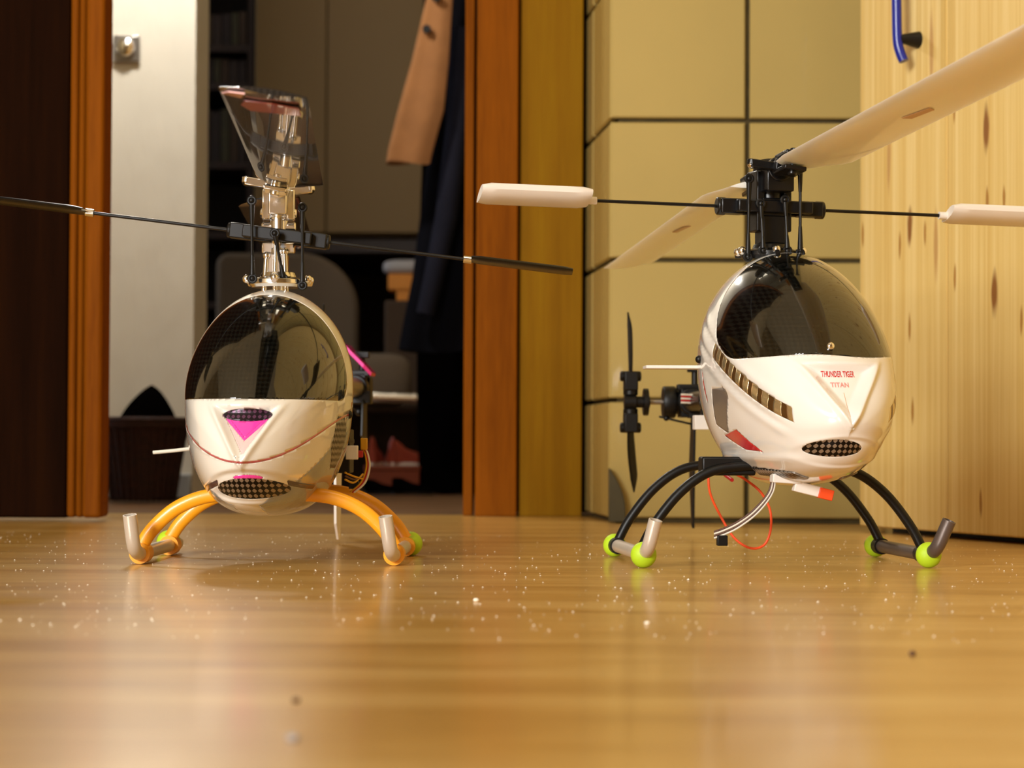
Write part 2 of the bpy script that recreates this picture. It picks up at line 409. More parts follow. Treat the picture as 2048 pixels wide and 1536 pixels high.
# the tiled reveal
pA = Vector((xc, YB+.0035, 0)); pB = Vector((at(1166, 900, 1.862).x, 1.862, 0)); dr = (pB-pA); Lr = dr.length
X = Matrix.Translation(pA) @ Matrix.Rotation(math.atan2(dr.y, dr.x)-math.pi, 4, 'Z') @ Matrix.Translation((-Lr, 0, 0))
mb = MB(); mb.cur = 1; mb.box((Lr/2, .03, ZC/2), (Lr, .045, ZC), X); mb.cur = 0
m2 = MB(); k = -1
while z0+k*th < ZC:
    za = max(.004, z0+k*th+gr/2); zb_ = min(ZC, z0+(k+1)*th-gr/2)
    if zb_-za > .01: chamfer_tile(m2, Lr-tile, Lr-.0005, za, zb_, 0); chamfer_tile(m2, 0, Lr-tile-gr, za, zb_, 0)
    k += 1
mb.add(m2.v, m2.f, X)
struct('wall_reveal', mb, [M['tile'], M['grout']])
# wall to the left of the doorway and above it
mb = MB(); mb.box(((-1.9-.40)/2-.06, 1.79, ZC/2), (1.9-.46, .12, ZC)); mb.box((-.1, 1.90, (2.0+ZC)/2), (.9, .08, ZC-2.0)); struct('wall_doorway', mb, M['plaster'])
# left dark door leaf and its orange edge moulding
xl0 = at(146, 900, 1.69).x; xl1 = at(134, 1040, 1.69).x
mb = MB(); mb.box((xl1-.30, 1.702, 1.002), (.60, .024, 2.0)); d1 = struct('door_1', mb, M['doorwood'], bevel=.002)
mb = MB()
xa = at(140, 600, 1.68).x; xb = at(212, 600, 1.68).x; wd = xb-xa
mb.box((xa+wd*.12, 1.689, 1.003), (wd*.24, .030, 2.0)); mb.box((xa+wd*.36, 1.686, 1.003), (wd*.20, .030, 2.0)); mb.box((xa+wd*.74, 1.683, 1.003), (wd*.52, .034, 2.0))
struct('trim_1', mb, M['oak'], bevel=.0025)
# right frame: jamb with rebate, then the broad brown architrave
YF = 1.862
x0 = at(928, 600, YF-.02).x; x1 = at(947, 600, YF-.02).x; x2 = at(1037, 600, YF-.02).x; x3 = at(1166, 600, YF).x
mb = MB(); mb.box(((x0+x1)/2, YF+.010, 1.0), (x1-x0, .06, 2.0)); mb.box(((x1+.002+x2-.0008)/2, YF+.0, 1.0), (x2-x1-.0028, .06, 2.0))
struct('trim_2', mb, M['oak'], bevel=.0012)
mb = MB(); mb.box(((x2+.0006+x3-.0012)/2, YF+.012, 1.0), (x3-x2-.0018, .07, 2.0)); struct('trim_3', mb, M['oak2'], bevel=.001)
mb = MB(); mb.box((.10, YF+.09, 1.0), (.26, .03, 2.0)); struct('wall_hall_right_return', mb, M['darkwood'])
# hall shell
mb = MB(); YH = 2.32; xh = at(388, 500, YH).x
mb.box(((-1.3+xh)/2, YH+.05, ZC/2), (xh+1.3, .10, ZC)); struct('wall_hall_left', mb, M['hallwall'])
mb = MB(); mb.box(((-1.3+xh)/2, YH-.004, .0125), (xh+1.3, .010, .025)); struct('baseboard_hall', mb, M['baseboard'], bevel=.002)
mb = MB(); mb.box((-.55, 3.72, ZC/2), (2.2, .06, ZC)); struct('wall_hall_back', mb, M['browncloth'])
mb = MB(); mb.box((.20, 2.80, ZC/2), (.06, 1.86, ZC)); struct('wall_hall_right', mb, M['plaster'])
# ================= furniture and things at the back =================
# knotty pine cabinet on the right
pa = Vector((.2318, 1.557, 0)); pb = Vector((.2998, 1.367, 0)); ang = math.atan2(pb.y-pa.y, pb.x-pa.x)
pc = empty('pine_cabinet', pa, ang, 'tall knotty pine cabinet at the right edge, with a blue curved handle', 'cabinet')
# local x runs along the front, local +y away from the room
split = (pb-pa).length*.565
mb = MB(); mb.box((.46, .205, .006), (.92, .36, .012)); mb.build('plinth', M['black'], pc)
mb = MB(); mb.box((.46, .2085, .985), (.92, .38, 1.94)); mb.build('body', M['pine'], pc)
for a, b_ in ((0, split-.0006), (split+.0006, .46), (.4612, .92)):
    mb = MB(); mb.box(((a+b_)/2, .009, .985), (b_-a, .018, 1.962)); dp = mb.build('door_panel', M['pine'], pc, bevel=.0012)
    if a == 0:
        # handle
        inv = (Matrix.Translation(pa) @ Matrix.Rotation(ang, 4, 'Z')).inverted()
        def onf(px, py, off):    # point in front of the door face
            q = at(px, py, 1.5); o = inv @ Vector((0, 0, .06)); d = (inv.to_3x3() @ (q-Vector((0, 0, .06)))); t = (-off-o.y)/d.y; return o+d*t
        base = onf(1843, 78, 0)
        out = onf(1812, 78, .0)
        hx = base.x-.004; so = .0145
        hd = MB(); hz = base.z
        path = [Vector((hx+.002, -so*.80, hz-.0145)), Vector((hx, -so*.92, hz-.008)), Vector((hx-.001, -so, hz)), Vector((hx-.001, -so*1.04, hz+.02)), Vector((hx-.001, -so*1.05, hz+.045)), Vector((hx, -so, hz+.075)), Vector((hx+.001, -so*.9, hz+.098))]
        hd.tube(spline(path, 6), .0032, 16, flat=1.0); h = hd.build('handle', M['blue'], pc)
        for zz in (hz, hz+.075):
            ps = MB(); ps.cyl((hx, .0005, zz), (hx, -so+.001, zz), .0056, 20, r2=.0026); ps.build('handle_post', M['black'], h)
# dark olive rubber wedge at the foot of the reveal
wd_ = MB()
q0 = at(1217, 952, YB-.006); q1 = at(1217, 1050, YB-.006); q2 = at(1251, 1052, YB-.006)
pr = [(q1.x, 0, .001), (q2.x, 0, .001), (q2.x-.0002, 0, .014), (q2.x-.0025, 0, .0235), (q1.x+.0055, 0, .0325), (q1.x+.001, 0, .0395), (q1.x, 0, .040)]
wd_.prism([(p[0], YB-.010, p[2]) for p in pr], (0, .009, 0))
props(wd_.build('door_wedge', M['green'], bevel=.0006), 'small dark olive curved wedge standing on the floor against the tiled corner', 'wedge')
# round dimmer switch on the hall wall
q = at(254, 98, YH-.002)
ds = MB(); ds.box((q.x, YH-.003, q.z), (.0265, .006, .0262)); sw = ds.build('dimmer_switch', M['dullsilver'], bevel=.0012)
props(sw, 'square grey dimmer switch with a round silver knob on the white wall', 'switch')
kn = MB(); kn.lathe([(.0098, 0), (.0098, -.003), (.0085, -.006), (.004, -.0082), (.0005, -.0088)], 28, Matrix.Translation((q.x-.0005, YH-.006, q.z+.0005)), 'y')
k_ = kn.build('knob', M['silver'], sw)
# wicker basket with black cloth
bq = at(285, 1000, 2.23)
bk = empty('wicker_basket', (bq.x, 2.235, 0), 0, 'dark red-brown wicker basket on the hall floor beside the left door', 'basket')
prof = [(.026, .001), (.030, .003), (.034, .03), (.039, .06), (.043, .074)]
mb = MB(); mb.lathe(prof+[(.040, .074), (.036, .06), (.027, .006)], 40); mb.build('body', M['wicker'], bk)
mb = MB()
for k in range(3):
    mb.torus((0, 0, .072+.003*k), .0425+.0006*k, .0022, 'z', 48, 8)
mb.build('rim', M['wicker'], bk)
ribs = MB()
for k in range(30):
    a = 2*math.pi*k/30; ribs.tube([((r+.0008)*math.cos(a), (r+.0008)*math.sin(a), h) for r, h in prof], .0011, 6)
ribs.build('stake_weave', M['wicker'], bk)
cq = MB(); n = 40; m_ = 16; vs = []; fs = []
for i in range(m_+1):
    t = i/m_
    for k in range(n):
        a = 2*math.pi*k/n; r = .031*(1-t**1.7)**.8+.0006
        zz = .060+.051*t*(1+.06*math.sin(3*a+1)*(1-t))+.002*math.sin(5*a+t*6)*(1-t)
        vs.append((bq.x+.001+r*math.cos(a)+.006*t, 2.235+r*math.sin(a)*.9, zz))
for i in range(m_):
    for k in range(n): fs.append((i*n+k, i*n+(k+1) % n, (i+1)*n+(k+1) % n, (i+1)*n+k))
fs.append(tuple(range(n))[::-1]); fs.append(tuple(m_*n+k for k in range(n)))
cq.add(vs, fs); props(cq.build('folded_cloth', M['blackcloth']), 'black cloth heaped in the wicker basket', 'cloth')
# bookcase
YK = 3.30
xa = at(392, 300, YK).x-.10; xb = at(506, 300, YK).x
bc = empty('bookcase', ((xa+xb)/2, YK, 0), 0, 'dark brown bookcase in the shaded end of the hall', 'bookcase')
wB = xb-xa; H = 1.2
for sx in (-1, 1):
    mb = MB(); mb.box((sx*(wB/2-.004), .11, H/2), (.008, .22, H)); mb.build('side_panel', M['darkwood'], bc)
mb = MB(); mb.box((0, .218, H/2), (wB-.016, .004, H)); mb.build('back_panel', M['darkwood'], bc)
shz = [at(450, y, YK).z for y in (930, 610, 470, 330, 172, 96)]+[.78, .95, 1.19]
for z in shz:
    mb = MB(); mb.box((0, .108, z), (wB-.017, .215, .010)); mb.build('shelf', M['darkwood'] if z < .5 else M['darkwood'], bc)
nb = 0
bookm = [M['bookdark'], M['darkwood'], M['browncloth'], M['green']]
for si, (y, hh) in enumerate(((172, .040), (330, .085), (96, .052))):
    z = at(450, y, YK).z+.0051; x = xb-.012; i = 0
    while x > xa+.10:
        wk = random.uniform(.009, .014); hk = hh*random.uniform(.85, .98)
        mb = MB(); mb.box((x-wk/2, YK+.05, z+hk/2), (wk-.0006, .07, hk))
        bo = mb.build('book', bookm[(i+si) % 4], bevel=.0006); kth = ('first', 'second', 'third', 'fourth', 'fifth', 'sixth', 'seventh', 'eighth', 'ninth')[i]
        props(bo, kth+(' dark book from the right on the middle bookcase shelf', ' tall dark book from the right on the lower bookcase shelf', ' dark book from the right on the upper bookcase shelf')[si], 'book', ('books on the middle bookcase shelf', 'books on the lower bookcase shelf', 'books on the upper bookcase shelf')[si])
        x -= wk+.0008; i += 1
# beige wall cabinet
YW = 3.2
xa = at(508, 300, YW).x; xb = .165; zb0 = at(700, 468, YW).z
xm = at(652, 300, YW).x
wc = empty('wall_cabinet', ((xa+xb)/2, YW+.25, zb0), 0, 'large beige two-door cabinet at the end of the hall', 'cabinet')
mb = MB(); mb.box((0, .012, .5), (xb-xa, .47, 1.0)); mb.build('body', M['cabinet'], wc)
for a, b_ in ((xa, xm-.0008), (xm+.0008, xb)):
    mb = MB(); mb.box(((a+b_)/2-(xa+xb)/2, -.235, .5), (b_-a, .016, .995)); mb.build('door', M['cabinet'], wc, bevel=.001)
# low dark sideboard carrying it
sb_ = empty('sideboard', ((xa+xb)/2, YW+.28, 0), 0, 'dark brown open sideboard under the beige cabinet', 'sideboard')
wS = xb-xa
mb = MB(); mb.box((0, 0, zb0-.012), (wS, .5, .022)); mb.build('top', M['darkwood'], sb_)
for sx in (-1, 1):
    mb = MB(); mb.box((sx*(wS/2-.01), 0, (zb0-.023)/2), (.02, .48, zb0-.023)); mb.build('side_panel', M['darkwood'], sb_)
mb = MB(); mb.box((0, .24, zb0/2), (wS-.04, .01, zb0-.05)); mb.build('back_panel', M['browncloth'], sb_)
zs = at(700, 738, YW).z
mb = MB(); mb.box((0, 0, zs-.008), (wS-.041, .46, .014)); mb.build('shelf', M['darkwood'], sb_)
# taupe armchair back in front of it
def softbox(name, c, d, m, r=.3, parent=None, squash=0):
    """pillow-like rounded block"""
    mb = MB(); n = 28; h = 14; vs = []; fs = []
    def sp(x, e): return math.copysign(abs(x)**e, x)
    for i in range(h+1):
        t = -math.pi/2+math.pi*i/h
        for k in range(n):
            q = 2*math.pi*k/n
            vs.append((c[0]+d[0]/2*sp(math.cos(t), r)*sp(math.cos(q), r), c[1]+d[1]/2*sp(math.cos(t), r)*sp(math.sin(q), r), c[2]+d[2]/2*sp(math.sin(t), r)))
    for i in range(h):
        for k in range(n): fs.append((i*n+k, i*n+(k+1) % n, (i+1)*n+(k+1) % n, (i+1)*n+k))
    mb.add(vs, fs); return mb.build(name, m, parent)
YA = 3.02
a0 = at(432, 505, YA); a1 = at(716, 505, YA)
ac = empty('armchair', ((a0.x+a1.x)/2, YA, 0), 0, 'taupe armchair with a rounded back, half hidden behind the left helicopter', 'armchair')
wA = a1.x-a0.x; zt_ = a0.z
mb = MB(); pr = []
for k in range(25):
    a = math.pi/2*(k/24); pr.append((wA/2-.075+.075*math.sin(a), 0, zt_-.075+.075*math.cos(a)))
pr = [(-wA/2, 0, .10), (-wA/2, 0, zt_-.01), (-wA/2+.01, 0, zt_)]+pr+[(wA/2, 0, .10)]
mb.prism(pr, (0, .035, 0)); mb.build('backrest', M['greycloth'], ac, bevel=.006)
mb = MB(); mb.box((0, -.055, .085), (wA-.03, .11, .05)); mb.build('seat', M['browncloth'], ac, bevel=.01)
for sx in (-1, 1):
    for sy in (-.10, .02):
        mb = MB(); mb.cyl((sx*(wA/2-.02), sy, 0), (sx*(wA/2-.02), sy, .102), .006, 12); mb.build('leg', M['darkwood'], ac)
# shoe rack with chrome rail
YR = 2.72
r0 = at(640, 790, YR); r1 = at(950, 802, YR)
rk = empty('shoe_rack', ((r0.x+r1.x)/2, YR, 0), 0, 'low shoe rack with a shiny chrome front rail between the helicopter and the coats', 'rack')
wR = r1.x-r0.x
mb = MB(); mb.tube([(-wR/2, 0, r0.z), (wR/2, 0, r1.z)], .0062, 20)
ra = mb.build('rail', M['silver'], rk)
for k in range(5):
    mb = MB(); xx = -wR/2+.018+.0225*k+.06*(0); zz = r0.z+(r1.z-r0.z)*(xx+wR/2)/wR; mb.cyl((xx, 0, zz), (xx+.003, 0, zz), .0068, 20); mb.build('rail_ring', M['silver'], ra)
for sx in (-1, 1):
    mb = MB(); mb.box((sx*(wR/2-.004), .05, .055), (.008, .10, .11)); mb.build('side_panel', M['darkwood'], rk)
mb = MB(); mb.box((0, .055, r1.z-.010), (wR-.016, .08, .006)); mb.build('shelf', M['browncloth'], rk)
mb = MB(); mb.box((0, .098, .05), (wR-.016, .004, .10)); mb.build('back_panel', M['darkwood'], rk)
# brown bag on the rack
bg = at(760, 690, YR+.05); o = softbox('bag', (bg.x-.005, YR+.055, r1.z-.007+.032), (.085, .05, .064), M['greycloth'], .55); props(o, 'soft taupe bag lying on the shoe rack', 'bag')
# red-brown box, shoes
c0 = at(728, 982, 2.60); c1 = at(838, 925, 2.60)
mb = MB(); mb.box(((c0.x+c1.x)/2, 2.64, .001+.013), (c1.x-c0.x, .06, .026)); bx_ = mb.build('shoe_box', M['redbox'], bevel=.001)
props(bx_, 'flat red-brown cardboard box on the hall floor under the red shoes', 'box')
mb = MB(); mb.box(((c0.x+c1.x)/2, 2.64, .028), (c1.x-c0.x+.002, .062, .005)); mb.build('lid', M['redbox'], bx_, bevel=.0008)
def shoe(px, py, Y, L, rz, m, label, zb_=None, H=.020):
    q = at(px, py, Y); e = empty('shoe', (q.x, Y, zb_ if zb_ is not None else 0), rz, label, 'shoe', None)
    prof = [(-.5, .9, .32), (-.42, 1.0, .40), (-.25, .95, .42), (0, .62, .36), (.2, .5, .42), (.38, .42, .40), (.48, .28, .26), (.5, .1, .08)]
    vs = []; fs = []; n = 16
    for (t, h, wd) in prof:
        for k in range(n):
            a = 2*math.pi*k/n; zz = math.sin(a); zz = zz if zz > 0 else zz*.05
            vs.append((t*L, math.cos(a)*wd*L*.42*(1-.35*max(0, math.sin(a))), .003+max(0, zz)*h*H))
    for i in range(len(prof)-1):
        for k in range(n): fs.append((i*n+k, i*n+(k+1) % n, (i+1)*n+(k+1) % n, (i+1)*n+k))
    fs.append(tuple(range(n))[::-1]); fs.append(tuple((len(prof)-1)*n+k for k in range(n)))
    mb = MB(); mb.add(vs, fs); mb.build('upper', m, e)
    mb = MB(); mb.prism([(L*.5*math.cos(a)*1.02, L*.185*math.sin(a)*(1+.12*math.cos(a)), 0) for a in [2*math.pi*k/24 for k in range(24)]], (0, 0, .0032)); mb.build('sole', M['wire_white'] if m is M['redshoe'] else M['black'], e)
    return e
shoe(752, 900, 2.640, .036, R(75), M['redshoe'], 'red-brown shoe on the flat box, nearest the left helicopter', .0307, .030)
shoe(782, 900, 2.650, .036, R(100), M['redshoe'], 'red-brown shoe on the flat box, between the two other red shoes', .0307, .030)
shoe(812, 900, 2.645, .040, R(20), M['redshoe'], 'red-brown shoe on the flat box, touching the black trousers', .0307, .026)
shoe(765, 1000, 2.545, .040, R(-8), M['blackcloth'], 'black shoe on the hall floor in front of the red-brown box, left one', 0, .014)
shoe(825, 1000, 2.535, .045, R(5), M['blackcloth'], 'black shoe on the hall floor in front of the red-brown box, right one', 0, .016)
# orange box with pale plastic bag on the sideboard shelf side
YO = 2.95
o0 = at(786, 601, YO); o1 = at(832, 545, YO)
st = MB(); st.box(((o0.x+o1.x)/2+.01, YO+.03, o0.z/2), (.07, .06, o0.z)); props(st.build('storage_bin', M['browncloth'], bevel=.003), 'dark brown storage bin under the orange carton, behind the navy coat', 'bin')
mb = MB(); mb.box(((o0.x+o1.x)/2+.012, YO+.03, (o0.z+o1.z)/2-.004), (.045, .05, o1.z-o0.z-.008)); 
mb.box(((o0.x+o1.x)/2+.007, YO+.03, o1.z-.0118), (.056, .055, .020))
props(mb.build('carton', M['orangebox'], bevel=.001), 'orange carton on the dark bin beside the navy coat', 'carton')
o = softbox('plastic_bag', ((o0.x+o1.x)/2+.004, YO+.03, o1.z+.0078), (.066, .05, .020), M['paper'], .6); props(o, 'crumpled pale grey plastic bag on top of the orange carton', 'bag')
# coats hanging on a rail
def drape(name, secs, m, parent=None, amp=.12, n=44, ph=0, flat=.35, folds=5):
    vs = []; fs = []; S = secs
    for j, (x, y, z, wx) in enumerate(S):
        t = j/(len(S)-1)
        for k in range(n):
            a = 2*math.pi*k/n; f = 1+amp*math.sin(folds*a+ph)*(.3+.7*t)
            vs.append((x+wx/2*math.cos(a)*(1+.02*math.sin(3*a)), y+wx/2*flat*math.sin(a)*f, z+.002*math.sin(2*a+ph)*t))
    for j in range(len(S)-1):
        for k in range(n): fs.append((j*n+k, j*n+(k+1) % n, (j+1)*n+(k+1) % n, (j+1)*n+k))
    fs.append(tuple(range(n))[::-1]); fs.append(tuple((len(S)-1)*n+k for k in range(n)))
    mb = MB(); mb.add(vs, fs); return mb.build(name, m, parent)
def secs(rows, Y):
    out = []
    for (y, xl, xr) in rows:
        a = at(xl, y, Y); b = at(xr, y, Y); out.append(((a.x+b.x)/2, Y, a.z, b.x-a.x))
    return out
zr = .70
YT = 2.46
o = drape('tan_coat', secs([(-330, 900, 960), (-200, 880, 940), (0, 852, 905), (120, 824, 898), (220, 796, 888), (300, 776, 866), (326, 772, 860)], YT), M['browncoat'], None, .25, flat=.32, folds=4)
props(o, 'tan wool coat with dark buttons, lower hem showing, hanging in front of the navy coat', 'coat')
for (px, py) in ((853, 57), (872, -6)):
    q = at(px, py, YT-.016); mb = MB(); mb.lathe([(.0005, -.001), (.0042, -.001), (.0046, .0005), (.0046, .004)], 18, Matrix.Translation((q.x, YT-.014, q.z)), 'y'); mb.build('button', M['black'], o)
YN = 2.52
nc = drape('navy_coat', secs([(-330, 905, 1010), (-150, 895, 1005), (100, 878, 1000), (300, 858, 985), (450, 838, 975), (560, 824, 960), (640, 808, 940), (702, 796, 930)], YN), M['navy'], None, .3, flat=.3, folds=5, ph=1)
props(nc, 'long navy coat hanging beside the door frame, in front of black trousers', 'coat')
mb = MB(); mb.tube([at(925, 60, YN-.02), at(915, 250, YN-.026), at(893, 430, YN-.030), at(866, 560, YN-.032), at(850, 628, YN-.032)], [.016, .016, .015, .013, .012], 20, flat=.8); mb.build('sleeve', M['navy_lit'], nc)
YP = 2.62
tr = drape('black_trousers', secs([(-330, 850, 990), (300, 845, 985), (560, 835, 980), (760, 833, 975), (900, 836, 972), (984, 840, 970)], YP), M['blackcloth'], None, .15, flat=.3, ph=2)
props(tr, 'black trousers hanging down to the hall floor beside the door frame', 'trousers')
q = at(836, 742, 2.58); mb = MB(); mb.box((q.x+.004, 2.585, q.z+.010), (.018, .006, .020)); 
mb = MB(); top = at(870, -300, 2.5).z
mb.cyl((-.02, 2.36, top-.004), (-.02, 2.70, top-.004), .006, 16)
mb.cyl((-.02, 2.52, top-.004), (.17, 2.52, top-.004), .005, 12)
props(mb.build('coat_rail', M['dullsilver']), 'metal coat rail above the hanging coats', 'rail')
# dust on the floor
ico = [(0, 0, .6), (1, 0, 0), (-.5, .87, 0), (-.5, -.87, 0), (0, 0, -.02)]
fc = [(0, 1, 2), (0, 2, 3), (0, 3, 1), (4, 2, 1), (4, 3, 2), (4, 1, 3)]
mb = MB()
for i in range(1300):
    y = random.uniform(.70, 1.50); x = random.uniform(-.26, .26)*y; r = random.choice((.0002, .00026, .00034, .0005))*(1 if random.random() < .94 else 1.5)
    a = random.uniform(0, 6.28)
    mb.add([(x+r*(p[0]*math.cos(a)-p[1]*math.sin(a)), y+r*(p[0]*math.sin(a)+p[1]*math.cos(a)), .0002+max(0, p[2])*r*1.2) for p in ico], fc)
props(mb.build('dust_specks', M['dust'], angle=5), 'pale dust specks scattered over the wooden floor', 'dust', kind='stuff')
for (px, py, r, m, lab, nm, cat) in ((1825, 1306, .0011, M['wire_brown'], 'small dark crumb on the floor near the right edge', 'crumb', 'crumb'),
                              (592, 1406, .0010, M['wire_brown'], 'small dark crumb on the floor in the left foreground', 'crumb', 'crumb'),
                              (585, 1484, .0014, M['paper'], 'pale lint fleck on the floor near the bottom edge', 'lint_fleck', 'lint'),
                              (952, 1203, .0011, M['dust'], 'bright white crumb on the floor in the middle', 'crumb', 'crumb'),
                              (1294, 1247, .0009, M['dust'], 'bright white crumb on the floor below the right helicopter', 'crumb', 'crumb')):
    Y = .06*F/(py-880); q = at(px, py, Y); mb = MB(); mb.ball((q.x, Y, r*.6), r, 10, sq=(1, .8, .65)); props(mb.build(nm, m), lab, cat)
# ================= model helicopters =================
def mesh_canopy(can, nu=150, nv=100):
    """quads in (u, v) parameter space; the nose is the pole v = 0"""
    polys = []
    for i in range(nu):
        for j in range(nv):
            a, b = 2*math.pi*i/nu, 2*math.pi*(i+1)/nu; c, d = j/nv, (j+1)/nv
            polys.append([(a, c), (b, c), (b, d), (a, d)] if j else [(a, 1e-5), (b, d), (a, d)])
    return polys
class Cutter:
    def __init__(s, can): s.can = can; s.pc = {}
    def P(s, q):
        p = s.pc.get(q)
        if p is None: p = s.pc[q] = s.can.P(*q)
        return p
    def cut(s, polys, f):
        ins, outs = [], []; fc = {}; ec = {}
        def F_(q):
            k = fc.get(q)
            if k is None: k = fc[q] = f(*s.P(q)) or 1e-9
            return k
        def X(a, b):
            if (b, a) in ec: return ec[(b, a)]
            if (a, b) in ec: return ec[(a, b)]
            fa, fb = F_(a), F_(b); lo, hi = 0., 1.
            for _ in range(9):
                m = (lo+hi)/2; q = (a[0]+(b[0]-a[0])*m, a[1]+(b[1]-a[1])*m)
                if (f(*s.can.P(*q)) > 0) == (fa > 0): lo = m
                else: hi = m
            m = (lo+hi)/2; q = (a[0]+(b[0]-a[0])*m, a[1]+(b[1]-a[1])*m); fc[q] = 0.0; ec[(a, b)] = q; return q
        for pl in polys:
            vals = [F_(q) for q in pl]
            if all(v > 0 for v in vals) : ins.append(pl); continue
            if all(v <= 0 for v in vals): outs.append(pl); continue
            A, B = [], []; n = len(pl)
            for i in range(n):
                a, b = pl[i], pl[(i+1) % n]; fa, fb = vals[i], vals[(i+1) % n]
                if fa >= 0: A.append(a)
                if fa <= 0: B.append(a)
                if fa*fb < 0: q = X(a, b); A.append(q); B.append(q)
            if len(A) > 2: ins.append(A)
            if len(B) > 2: outs.append(B)
        return ins, outs
    def build(s, name, polys, m, parent, off=0, solid=0):
        mb = MB(.001); idx = {}; vs = []; fs = []
        for pl in polys:
            f = []
            for q in pl:
                p = s.P(q); k = (round(p[0], 3), round(p[1], 3), round(p[2], 3))
                if k not in idx: idx[k] = len(vs); vs.append(p)
                if not f or f[-1] != idx[k]: f.append(idx[k])
            if len(f) > 1 and f[0] == f[-1]: f.pop()
            if len(set(f)) > 2: fs.append(f)
        mb.add(vs, fs)
        o = mb.build(name, m, parent, angle=60)
        if off or solid:
            q = o.modifiers.new('thickness', 'SOLIDIFY'); q.thickness = max(solid, .15)*.001; q.offset = (-1 if not off else 1)
        return o
def band(cu, P, g, hw):
    """strip of half width hw around g = 0 (two cuts, so thin strips stay whole)"""
    A, B = cu.cut(P, lambda x, y, z: g(x, y, z)+hw)
    C_, D = cu.cut(A, lambda x, y, z: hw-g(x, y, z))
    return C_, B+D
def rounded(f1, f2, r):
    """smooth intersection (positive inside) of two half spaces with a fillet r"""
    a, b = max(0, r-f1), max(0, r-f2)
    return r-math.hypot(a, b) if (a > 0 and b > 0) else min(f1, f2)
def polyfn(pts, side):
    """inside function of a convex polygon in (y, z) for one cheek"""
    n = len(pts); cy = sum(p[0] for p in pts)/n; cz = sum(p[1] for p in pts)/n; E = []
    for i in range(n):
        (a, b), (c, d) = pts[i], pts[(i+1) % n]; L = math.hypot(c-a, d-b); ny, nz = -(d-b)/L, (c-a)/L
        if (cy-a)*ny+(cz-b)*nz < 0: ny, nz = -ny, -nz
        E.append((a, b, ny, nz))
    def f(x, y, z):
        if side*x < 5: return -5
        return min((y-a)*ny+(z-b)*nz for a, b, ny, nz in E)
    return f
def vfn(hw, zt, zb, x0):
    return lambda x, y, z: -tri_sd(x-x0, z, hw, zt, zb) if y < -60 else -5
def shell_left(root):
    cu = Cutter(CL); P = mesh_canopy(CL)
    vis, P = cu.cut(P, lambda x, y, z: rounded(-20-y, z-78.2, 12))
    up, P = cu.cut(P, lambda x, y, z: (1-((x-3)/11.5)**2-((z-70.8)/2.9)**2)*2 if y < -60 else -5)
    pk, P = cu.cut(P, vfn(10.5, 70.5, 52.5, 3))
    pk1, pk2 = cu.cut(pk, lambda x, y, z: z-(60.5+abs(x-3)*1.1) if z < 66.5 or abs(x-3) > 4 else 5)
    pk2, pk3 = cu.cut(pk2, lambda x, y, z: (59-z)+abs(x-3)*1.0)
    lo, P = cu.cut(P, lambda x, y, z: (1-((x-4)/15.6)**2-((z-37.2)/(4.8))**2)*4 if y < -60 else -5)
    lip, P = cu.cut(P, lambda x, y, z: (1-((x-4)/6.5)**2-((z-42.3)/1.3)**2)*2 if y < -60 else -5)
    front, P = cu.cut(P, lambda x, y, z: -y-8)
    stp, front = band(cu, front, lambda x, y, z: z-(49.2+.0135*(x-3)**2+.00012*max(0, x-3)**3), .5)
    P = P+front
    chn, P = cu.cut(P, lambda x, y, z: min(1.3-abs(z-(39.5-.36*(abs(x-4)-16))), abs(x-4)-15, 31-abs(x-4)) if y < -40 else -5)  # dark band puts the shade of the jaw crease into colour
    grl, P = cu.cut(P, polyfn([(-36, 71), (-22, 71), (-14, 62), (-18, 46), (-30, 46), (-40, 57)], 1))
    grl2, P = cu.cut(P, polyfn([(-36, 71), (-22, 71), (-14, 62), (-18, 46), (-30, 46), (-40, 57)], -1))
    gry, P = cu.cut(P, lambda x, y, z: min(50+(y+50)*.6-z, y+74) if abs(x) > 6 else -5)
    rot = R(-3.5)
    c = cu.build('canopy', P, M['white'], root, solid=.8); c.rotation_euler = (0, 0, rot); c.location = (-.0011, 0, 0)
    cu.build('windshield', vis, M['visor'], c, solid=.8)['label'] = 'smoked dark windshield with a straight lower edge'
    cu.build('vent_grille', up, M['meshpink'], c, solid=.5)['label'] = 'dark purple grille in the nose emblem'
    cu.build('emblem', pk1, M['pink'], c, solid=.6)['label'] = 'magenta wedge of the nose emblem'
    cu.build('emblem_chevron', pk2, M['palepink'], c, solid=.6)['label'] = 'pale pink chevron of the nose emblem'
    cu.build('emblem_tip', pk3, M['pink'], c, solid=.6)
    cu.build('chin_grille', lo, M['mesh'], c, solid=.5)['label'] = 'perforated metal grille in the chin'
    for sx in (-1, 1): cu.build('chin_crease_shade', [p for p in chn if (cu.P(p[0])[0]-4)*sx > 0], M['plum'], c, solid=.6)['label'] = 'dark plum band painting the crease shade beside the chin grille'
    cu.build('chin_mark', lip, M['pink'], c, solid=.6)['label'] = 'pink mark above the chin grille'
    cu.build('stripe', stp, M['rose'], c, solid=.6)['label'] = 'thin rose stripe sweeping across the nose'
    cu.build('side_grille', grl, M['meshy'], c, solid=.5); cu.build('side_grille', grl2, M['meshy'], c, solid=.5)
    cu.build('lower_panel', gry, M['greyshell'], c, solid=.8)['label'] = 'silver grey lower side panel'
    for sx in (-1, 1): g = MB(.001); g.ball((sx*38.2, -12, 72), 2.2, 14); g.build('canopy_grommet', M['black'], c)
    return c
